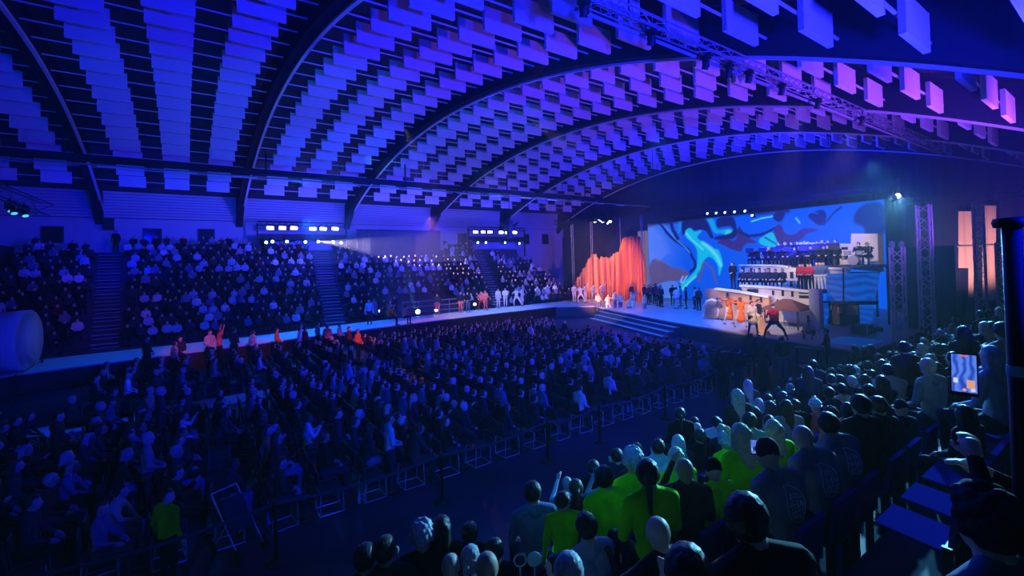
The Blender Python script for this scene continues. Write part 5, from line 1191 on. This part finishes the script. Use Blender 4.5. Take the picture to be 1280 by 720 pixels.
# side column and gazebo
tag(MB().box((27.6, P(1021, 400, X=27.6).y, 1.95), (.5, .5, 2.1)).build('pale_column', mat('pale column', (.5, .55, .62), .8)), 'pale square column at the end of the cream facade', 'column')
pg = P(975, 411, z=SZ); o = empty('gazebo', (pg.x+.9, pg.y, SZ), 'small brown-roofed gazebo standing by the red-jacket performer', 'gazebo')
b = MB(); V = [(-.9, -1.0, 1.05), (.9, -1.0, 1.05), (.9, 1.0, 1.05), (-.9, 1.0, 1.05), (0, -.2, 1.55), (0, .2, 1.55), (-.9, -1.0, .98), (.9, -1.0, .98), (.9, 1.0, .98), (-.9, 1.0, .98)]
b.add(V, [(0, 1, 4), (1, 2, 5, 4), (2, 3, 5), (3, 0, 4, 5), (0, 6, 7, 1), (1, 7, 8, 2), (2, 8, 9, 3), (3, 9, 6, 0), (9, 8, 7, 6)]).build('roof', mat('gazebo roof', (.16, .07, .06), .8), o)
for sx in (-.75, .75):
    for sy in (-.85, .85): MB().tube([(sx, sy, 0), (sx, sy, 1.0)], .045, 8).build('post', m_hole, o)
b = MB()
for k in range(9): b.tube([(-.75, -.85+k*.21, 0.02), (-.75, -.85+k*.21, .34)], .012, 5)
b.tube([(-.75, -.85, .34), (-.75, .85, .34)], .02, 6).build('railing', m_hole, o)
# leaning tan prop behind the performers
p = P(953, 417, z=SZ); tag(MB().prism([Vector((p.x, p.y+.35, SZ)), Vector((p.x, p.y-.35, SZ)), Vector((p.x+.25, p.y+.28, SZ+1.15)), Vector((p.x+.25, p.y+.48, SZ+1.15))], (.12, 0, 0)).build('leaning_panel', m_brown), 'tan slatted panel leaning behind the two front performers', 'prop')
# ------------------------------------------------------------------ musicians
m_inst = mat('varnished instrument', (.35, .14, .05), .35); m_brass = mat('brass', (.8, .55, .15), .3, .8); m_standm = mat('music stand', (.03, .03, .04), .5)
def music_stand(x, y, z, label):
    o = empty('music_stand', (x, y, z), label, 'music stand', 'music stands of the orchestra'); MB().tube([(0, 0, 0), (0, 0, 1.0)], .015, 5).build('pole', m_standm, o)
    MB().box((0, 0, 1.1), (.04, .5, .32)).build('desk', m_standm, o); MB().box((-.025, 0, 1.11), (.01, .42, .28)).build('sheet', mat('paper', (.04, .04, .06), .8), o)
mus = 0
def stage_person(pr, x, y, z, rz, label, grp, **kw):
    return person(pr, (x, y, z), rz, label, grp, **kw)
for r in range(3):
    n = (13, 12, 10)[r]; x = X2+.8+r*1.15
    ya, ybb = yl2-.6-.3*r, P(1046, 330, X=x).y
    for c in range(n):
        y = ya+(ybb-ya)*c/(n-1)+random.uniform(-.12, .12); up = r == 2
        stage_person('stand_turn' if up else 'sit_lean', x, y, R2z+.25*r*0, PI/2+random.uniform(-.3, .3), 'player in black, %s from open end, %s row on upper riser' % (ordn(c), ordn(r)), 'orchestra on the upper riser', top=random.choice(['cloth black', 'cloth black', 'cloth navy', 'cloth charcoal']), legs='cloth black', hairkind='short', haircol=random.choice(['hair black', 'hair brown', 'hair grey']), s=.95)
        if r == 0 and c % 2 == 0: music_stand(x-.40, y+.05, R2z, 'dark music stand at the upper riser edge, %s from its open end' % ordn(c//2))
for c, u in enumerate((929, 935.5, 943, 950, 957, 962, 970, 979)):
    p = P(u, 356, X=X1+1.3); stage_person('sit', p.x, p.y, R1z, PI/2+random.uniform(-.3, .3), 'seated player in dark blue on the lower riser, %s from its open end' % ordn(c), 'players on the lower riser', top='cloth navy', legs='cloth black', hairkind='short', haircol='hair black', s=.95)
for c, u in enumerate((1001, 1004.5, 1011, 1014.5)):
    p = P(u, 356, X=X1+1.5); stage_person('stand_turn', p.x, p.y, R1z, PI/2, 'singer in red top on the lower riser, %s from the players' % ordn(c), 'red singers', top='cloth red', legs='cloth black', hairkind='short', haircol='hair black', s=.9)
for c, u in enumerate((1022, 1026, 1030)):
    p = P(u, 356, X=X1+1.5); stage_person('stand', p.x, p.y, R1z, PI/2, 'singer in blue top and pale trousers, %s beside the red singers' % ordn(c), 'blue singers', top='cloth denim', legs='cloth white', hairkind='short', haircol='hair black', s=.95)
p = P(917, 362, X=X1+.9); stage_person('stand_turn', p.x, p.y, R1z, PI/2, 'lone dark figure standing at the open end of the lower riser', None, top='cloth black', legs='cloth black', hairkind='short', haircol='hair black')
# drum kit
p = P(1068, 335, X=X2+.6); o = empty('drum_kit', (p.x, p.y, R2z), 'drum kit with cymbals on the riser before the tall cream block', 'drum kit')
RX = Matrix.Rotation(PI/2, 3, 'Y'); m_drum = mat('drum shell', (.25, .25, .3), .3)
MB().lathe([(.28, -.2), (.28, .2)], (0, 0, .3), 20, mat3=RX).build('bass_drum', m_drum, o)
for q, (x, y, z) in enumerate(((-.05, .3, .72), (-.05, -.3, .72), (.4, .6, .45), (.4, -.6, .45))): MB().lathe([(.17, -.12), (.17, .12)], (x, y, z), 16).build('tom_drum', m_drum, o)
for q, (y, z) in enumerate(((.75, 1.15), (-.75, 1.2), (1.05, .95))): MB().lathe([(.24, 0), (.05, .03), (.01, .04)], (.1, y, z), 16).tube([(.1, y, -.0), (.1, y, z)], .012, 5).build('cymbal', m_brass, o)
stage_person('sit_clap', p.x+.75, p.y, R2z, PI/2, 'drummer in black seated behind the drum kit', None, top='cloth black', legs='cloth black')
p = P(1086, 333, X=X2+.9); stage_person('sit_lean', p.x, p.y, R2z, PI/2, 'dark guitarist seated between drum kit and tower wing', None, top='cloth black', legs='cloth black')
for k, (u, v) in enumerate(((943, 320), (1046, 312))): 
    p = P(u, v, X=X2+.5); o = empty('shotgun_mic_stand', (p.x, p.y, R2z), ('slanted microphone boom at the open end of the upper riser', 'tall microphone stand behind the arcade players')[k], 'microphone stand'); h = p.z-R2z
    MB().tube([(0, 0, 0), (0, 0, h)], .025, 6).build('pole', m_standm, o); MB().box((0, .2, h+.02), (.12, .5, .12)).build('microphone', m_black, o); MB().lathe([(.25, 0), (.03, .04)], n=12).build('base', m_black, o)
# ------------------------------------------------------------------ performers at the front
LUNGE = dict(STAND, pel=(0, 0, .82), ch=(.02, .03, 1.15), nk=(.03, .06, 1.35), hd=(.04, .10, 1.49), shL=(-.16, .05, 1.29), shR=(.22, .05, 1.28), hiL=(-.1, 0, .79), hiR=(.1, 0, .79), knL=(-.38, .05, .45), anL=(-.52, -.02, .09), knR=(.36, .12, .46), anR=(.42, .0, .09), elL=(-.12, .28, 1.12), wrL=(.12, .46, 1.10), elR=(.34, .28, 1.10), wrR=(.40, .52, 1.08))
make_body('lunge', LUNGE, .018)
make_body('jacket', pose(STAND, knL=(-.2, .04, .5), anL=(-.27, -.02, .09), knR=(.17, .02, .5), anR=(.22, -.02, .09), elR=(.30, .08, 1.16), wrR=(.22, .30, 1.2)), .018, skirt=((0, 0, 1.1), (0, 0, .72), .15, .20))
ROBE = pose(STAND, elL=(-.42, .05, 1.38), wrL=(-.66, .12, 1.46), elR=(.42, .05, 1.40), wrR=(.64, .12, 1.52), hd=(.05, .03, 1.58), knR=(.26, .06, .52), anR=(.34, -.04, .09), knL=(-.18, .05, .5), anL=(-.26, -.02, .09))
make_body('robe', ROBE, .018, skirt=((0, 0, 1.10), (.03, 0, .46), .13, .24), sleeve_flare=.035)
make_body('dance_up', pose(STAND, elL=(-.32, .05, 1.55), wrL=(-.42, .10, 1.82), elR=(.36, .05, 1.2), wrR=(.52, .15, 1.28), knR=(.24, .10, .5), anR=(.36, .02, .09), knL=(-.14, .02, .5), anL=(-.18, -.05, .09)), .02)
make_body('dance_side', pose(STAND, pel=(0, 0, .86), elL=(-.42, .08, 1.26), wrL=(-.62, .14, 1.18), elR=(.38, .1, 1.15), wrR=(.2, .3, 1.18), hiL=(-.1, 0, .83), hiR=(.1, 0, .83), knL=(-.34, .04, .48), anL=(-.50, -.04, .09), knR=(.22, .14, .46), anR=(.24, .02, .09), ch=(.0, .04, 1.19), nk=(.02, .06, 1.39), hd=(.03, .09, 1.53), shL=(-.18, .05, 1.33), shR=(.2, .05, 1.33)), .02)
make_body('crouch', pose(SIT, pel=(0, 0, .36), ch=(0, .22, .62), nk=(0, .36, .74), hd=(0, .47, .82), shL=(-.19, .30, .72), shR=(.19, .30, .72), elL=(-.26, .42, .48), elR=(.26, .42, .48), wrL=(-.2, .55, .25), wrR=(.2, .55, .25), hiL=(-.1, .02, .36), hiR=(.1, .02, .36), knL=(-.2, .36, .42), knR=(.2, .36, .42), anL=(-.16, .08, .09), anR=(.16, .08, .09)), .02)
def on_stage(u, v, pr, rz, label, z=SZ, grp=None, **kw):
    p = P(u, v, z=z); return person(pr, (p.x, p.y, z), rz, label, grp, **kw)
on_stage(968, 424, 'lunge', PI-.9, 'performer in red jacket lunging with arms reaching forward', top='cloth red', legs='cloth black', hairkind='short', haircol='hair black', s=1.02)
on_stage(941, 420, 'jacket', PI-.5, 'performer in pale jacket and dark trousers beside the orange robes', top='cloth beige', legs='cloth black', hairkind='short', haircol='hair black')
on_stage(912, 405, 'robe', PI-.4, 'dancer in orange robe with both arms flung wide', top='cloth orange', legs='cloth beige', skin='skin tone dark', hairkind='short', haircol='hair black', s=1.0)
on_stage(927, 409, 'robe', PI-.9, 'second dancer in orange robe behind the pale jacket', top='cloth orange', legs='cloth beige', skin='skin tone dark', hairkind='short', haircol='hair black', s=.98)
on_stage(901, 399, 'dance_side', PI-.6, 'dancer in dark jacket and white trousers beside the orange robes', top='cloth charcoal', legs='cloth white', hairkind='short', haircol='hair brown')
on_stage(949, 416, 'stand_turn', PI, 'performer in dark coat partly behind the pale jacket', top='cloth charcoal', legs='cloth beige')
on_stage(1009, 424, 'crouch', PI/2+.7, 'crouching performer in tan at the stage corner', top='cloth beige', legs='cloth brown', hairkind='short', haircol='hair brown')
GW = 'white-clad dancers on the catwalk'
for c, (u, v, pr, rz) in enumerate(((632, 384, 'stand_turn', 2.6), (646, 383, 'dance_side', 2.2), (653, 382, 'stand_turn', 3.6), (672, 378, 'lunge', 3.0), (685, 377, 'dance_up', 2.9), (694, 376, 'stand', 2.2), (718, 378, 'stand_turn', 2.6), (726, 379, 'dance_side', 2.0), (732, 378, 'dance_up', 3.4), (623, 385, 'stand', 3.0))):
    on_stage(u, v, pr, rz, 'white-clad dancer on the catwalk, %s from its audience end' % ORD[c], grp=GW, top='cloth white', legs='cloth white', hairkind='short', haircol='hair black', s=1.02)
GB = 'beige-clad performers on the stage steps'
for c, (u, v, z) in enumerate(((748, 391, .4), (760, 392, .4), (769, 389, .65), (776, 392, .4), (792, 391, .4), (806, 394, .4), (787, 396, .17))):
    on_stage(u, v, ('stand_turn', 'dance_side', 'stand', 'stand_turn', 'dance_up', 'stand', 'lunge')[c], PI-.3+.2*(c % 3), 'performer in beige top on the stage steps, %s from the catwalk' % ORD[c], z=z, grp=GB, top='cloth beige', legs=('cloth denim', 'cloth white', 'cloth denim')[c % 3], hairkind='short', haircol='hair black')
GC = 'performers before the orange curtain'
for c, (u, v, tp, lg) in enumerate(((742, 376, 'cloth pale blue', 'cloth pale blue'), (753, 376, 'cloth white', 'cloth beige'), (785, 376, 'cloth white', 'cloth white'), (790, 378, 'cloth charcoal', 'cloth white'), (774, 374, 'cloth navy', 'cloth navy'))):
    on_stage(u, v, ('dance_side', 'dance_up', 'stand_turn', 'stand', 'stand')[c], PI-.2, 'performer in %s before the orange curtain, %s from the catwalk' % (cn(tp), ORD[c]), grp=GC, top=tp, legs=lg, hairkind='short', haircol='hair black')
GD = 'group waiting beside the curtain'
for c, (u, v, tp) in enumerate(((806, 379, 'cloth charcoal'), (811, 381, 'cloth red'), (813, 378, 'cloth yellow'), (818, 380, 'cloth navy'), (823, 383, 'cloth red'), (826, 380, 'cloth maroon'), (820, 377, 'cloth black'), (827, 384, 'cloth navy'))):
    on_stage(u, v, 'stand_turn', PI-.2, 'waiting performer in %s between curtain and video wall, %s from the curtain' % (cn(tp), ORD[c]), grp=GD, top=tp, legs='cloth black', hairkind='short', haircol='hair black')
GE = 'performers before the video wall'
for c, (u, v, tp, lg) in enumerate(((846, 386, 'cloth white', 'cloth pale blue'), (851, 383, 'cloth teal', 'cloth denim'), (858, 386, 'cloth black', 'cloth black'), (869, 386, 'cloth pale blue', 'cloth navy'), (874, 388, 'cloth charcoal', 'cloth black'), (841, 381, 'cloth black', 'cloth black'))):
    on_stage(u, v, ('stand', 'stand_turn')[c % 2], -.4+.5*c, 'performer in %s before the video wall, %s from the curtain' % (cn(tp), ORD[c]), grp=GE, top=tp, legs=lg, hairkind='short', haircol='hair black')
# band on the catwalk in orange light
GM = 'band and dancers at the catwalk audience end'
for c, (u, v, tp, lg, pr) in enumerate(((462, 406, 'cloth pale blue', 'cloth maroon', 'stand'), (494, 398, 'cloth black', 'cloth black', 'stand_turn'), (547, 394, 'cloth charcoal', 'cloth salmon', 'stand_turn'), (576, 391, 'cloth navy', 'cloth salmon', 'stand'), (585, 391, 'cloth black', 'cloth denim', 'stand_turn'), (602, 388, 'cloth salmon', 'cloth red', 'dance_side'), (607, 388, 'cloth salmon', 'cloth salmon', 'stand_turn'), (488, 407, 'cloth orange', 'cloth navy', 'sit_lean'), (505, 406, 'cloth salmon', 'cloth navy', 'sit_lean'))):
    p = P(u, v, z=SZ); z = SZ if not pr.startswith('sit') else SZ-.0
    person(pr, (p.x, p.y, z), random.uniform(-2.2, -1.0) if pr.startswith('sit') else 2.6, 'performer in %s lit warm on the catwalk, %s along it' % (cn(tp), ordn(c)), GM, top=tp, legs=lg, hairkind='short', haircol='hair brown')
for c, (u, v, tp) in enumerate(((183, 422, 'cloth black'), (218, 430, 'cloth beige'), (225, 424, 'cloth charcoal'), (262, 416, 'cloth beige'), (274, 411, 'cloth salmon'), (292, 413, 'cloth charcoal'), (316, 416, 'cloth pale blue'), (346, 413, 'cloth orange'), (374, 412, 'cloth white'), (381, 411, 'cloth red'), (397, 405, 'cloth teal'), (409, 408, 'cloth salmon'), (424, 406, 'cloth beige'), (447, 414, 'cloth orange'), (436, 411, 'cloth maroon'))):
    p = P(u, v, z=1.6); ed = float(np.interp(p.x, [q[0] for q in pts_n], [q[1] for q in pts_n]))-.42
    if p.y > ed: p = P(u, v, Y=ed)
    person(random.choice(['stand_turn', 'stand', 'stand_turn']) if c not in (4, 8) else 'stand_up', (p.x, p.y, 0), random.uniform(-2.6, -.6), 'warm-lit person standing in %s beside the catwalk, %s from the white tube' % (cn(tp), ordn(c)), 'warm-lit people beside the catwalk', top=tp, legs='cloth black', hairkind='short', haircol='hair brown', s=min(1.12, max(.9, p.z/1.6)))
p = P(489.5, 398, z=SZ); o = empty('double_bass', (p.x-.3, p.y-.25, SZ), 'tall brown double bass held by the catwalk player', 'double bass', rz=.4)
b = MB(); b.ell((0, 0, .45), (.30, .12, .34), 14, 8); b.ell((0, 0, .92), (.23, .11, .27), 14, 8); b.build('body', m_inst, o, True); MB().box((0, -.02, 1.5), (.05, .05, .9)).box((0, -.02, 1.98), (.08, .07, .14)).build('neck', m_inst, o); MB().tube([(0, 0, .12), (0, 0, 0)], .01, 5).build('spike', m_standm, o)
# ------------------------------------------------------------------ haze
hz = MB().box(((XMIN+XEND)/2, (YNEAR+YWALL)/2, 7.5), (XEND-XMIN-.4, YWALL-YNEAR-.4, 14.9)).build('haze', None or m_black)
hz.data.materials.clear(); mh = bpy.data.materials.new('haze'); mh.use_nodes = True; nt = mh.node_tree; nt.nodes.clear()
ou = nt.nodes.new('ShaderNodeOutputMaterial'); vs = nt.nodes.new('ShaderNodeVolumeScatter'); vs.inputs['Density'].default_value = HAZE; vs.inputs['Anisotropy'].default_value = .1
nt.links.new(vs.outputs[0], ou.inputs['Volume']); hz.data.materials.append(mh); tag(hz, 'thin stage haze filling the hall', None, None, 'stuff')
for nm, lo, hi, dn in (('curtain_haze', (31.5, 25.5, 1.0), (37.5, 37.0, 9.2), .008), ('rig_haze', (8.5, 36.5, 5.2), (23.0, 46.2, 9.5), .018), ('catwalk_haze', (11.5, 30.5, 1.2), (16.0, 36.5, 7.5), .018)):  # denser haze boxes added so the narrow beams show
    c_ = [(a+e)/2 for a, e in zip(lo, hi)]; d_ = [e-a for a, e in zip(lo, hi)]; h2 = MB().box(c_, d_).build(nm, m_black); h2.data.materials.clear()
    m2 = bpy.data.materials.new(nm); m2.use_nodes = True; nt = m2.node_tree; nt.nodes.clear(); ou = nt.nodes.new('ShaderNodeOutputMaterial'); vs = nt.nodes.new('ShaderNodeVolumeScatter'); vs.inputs['Density'].default_value = dn
    nt.links.new(vs.outputs[0], ou.inputs['Volume']); h2.data.materials.append(m2); tag(h2, {'c': 'added box of denser haze around the orange curtain', 'r': 'added box of denser haze before the wide lamp rig'}.get(nm[0]) if nm != 'catwalk_haze' else 'added box of denser haze above the brightest catwalk lamp', None, None, 'stuff')
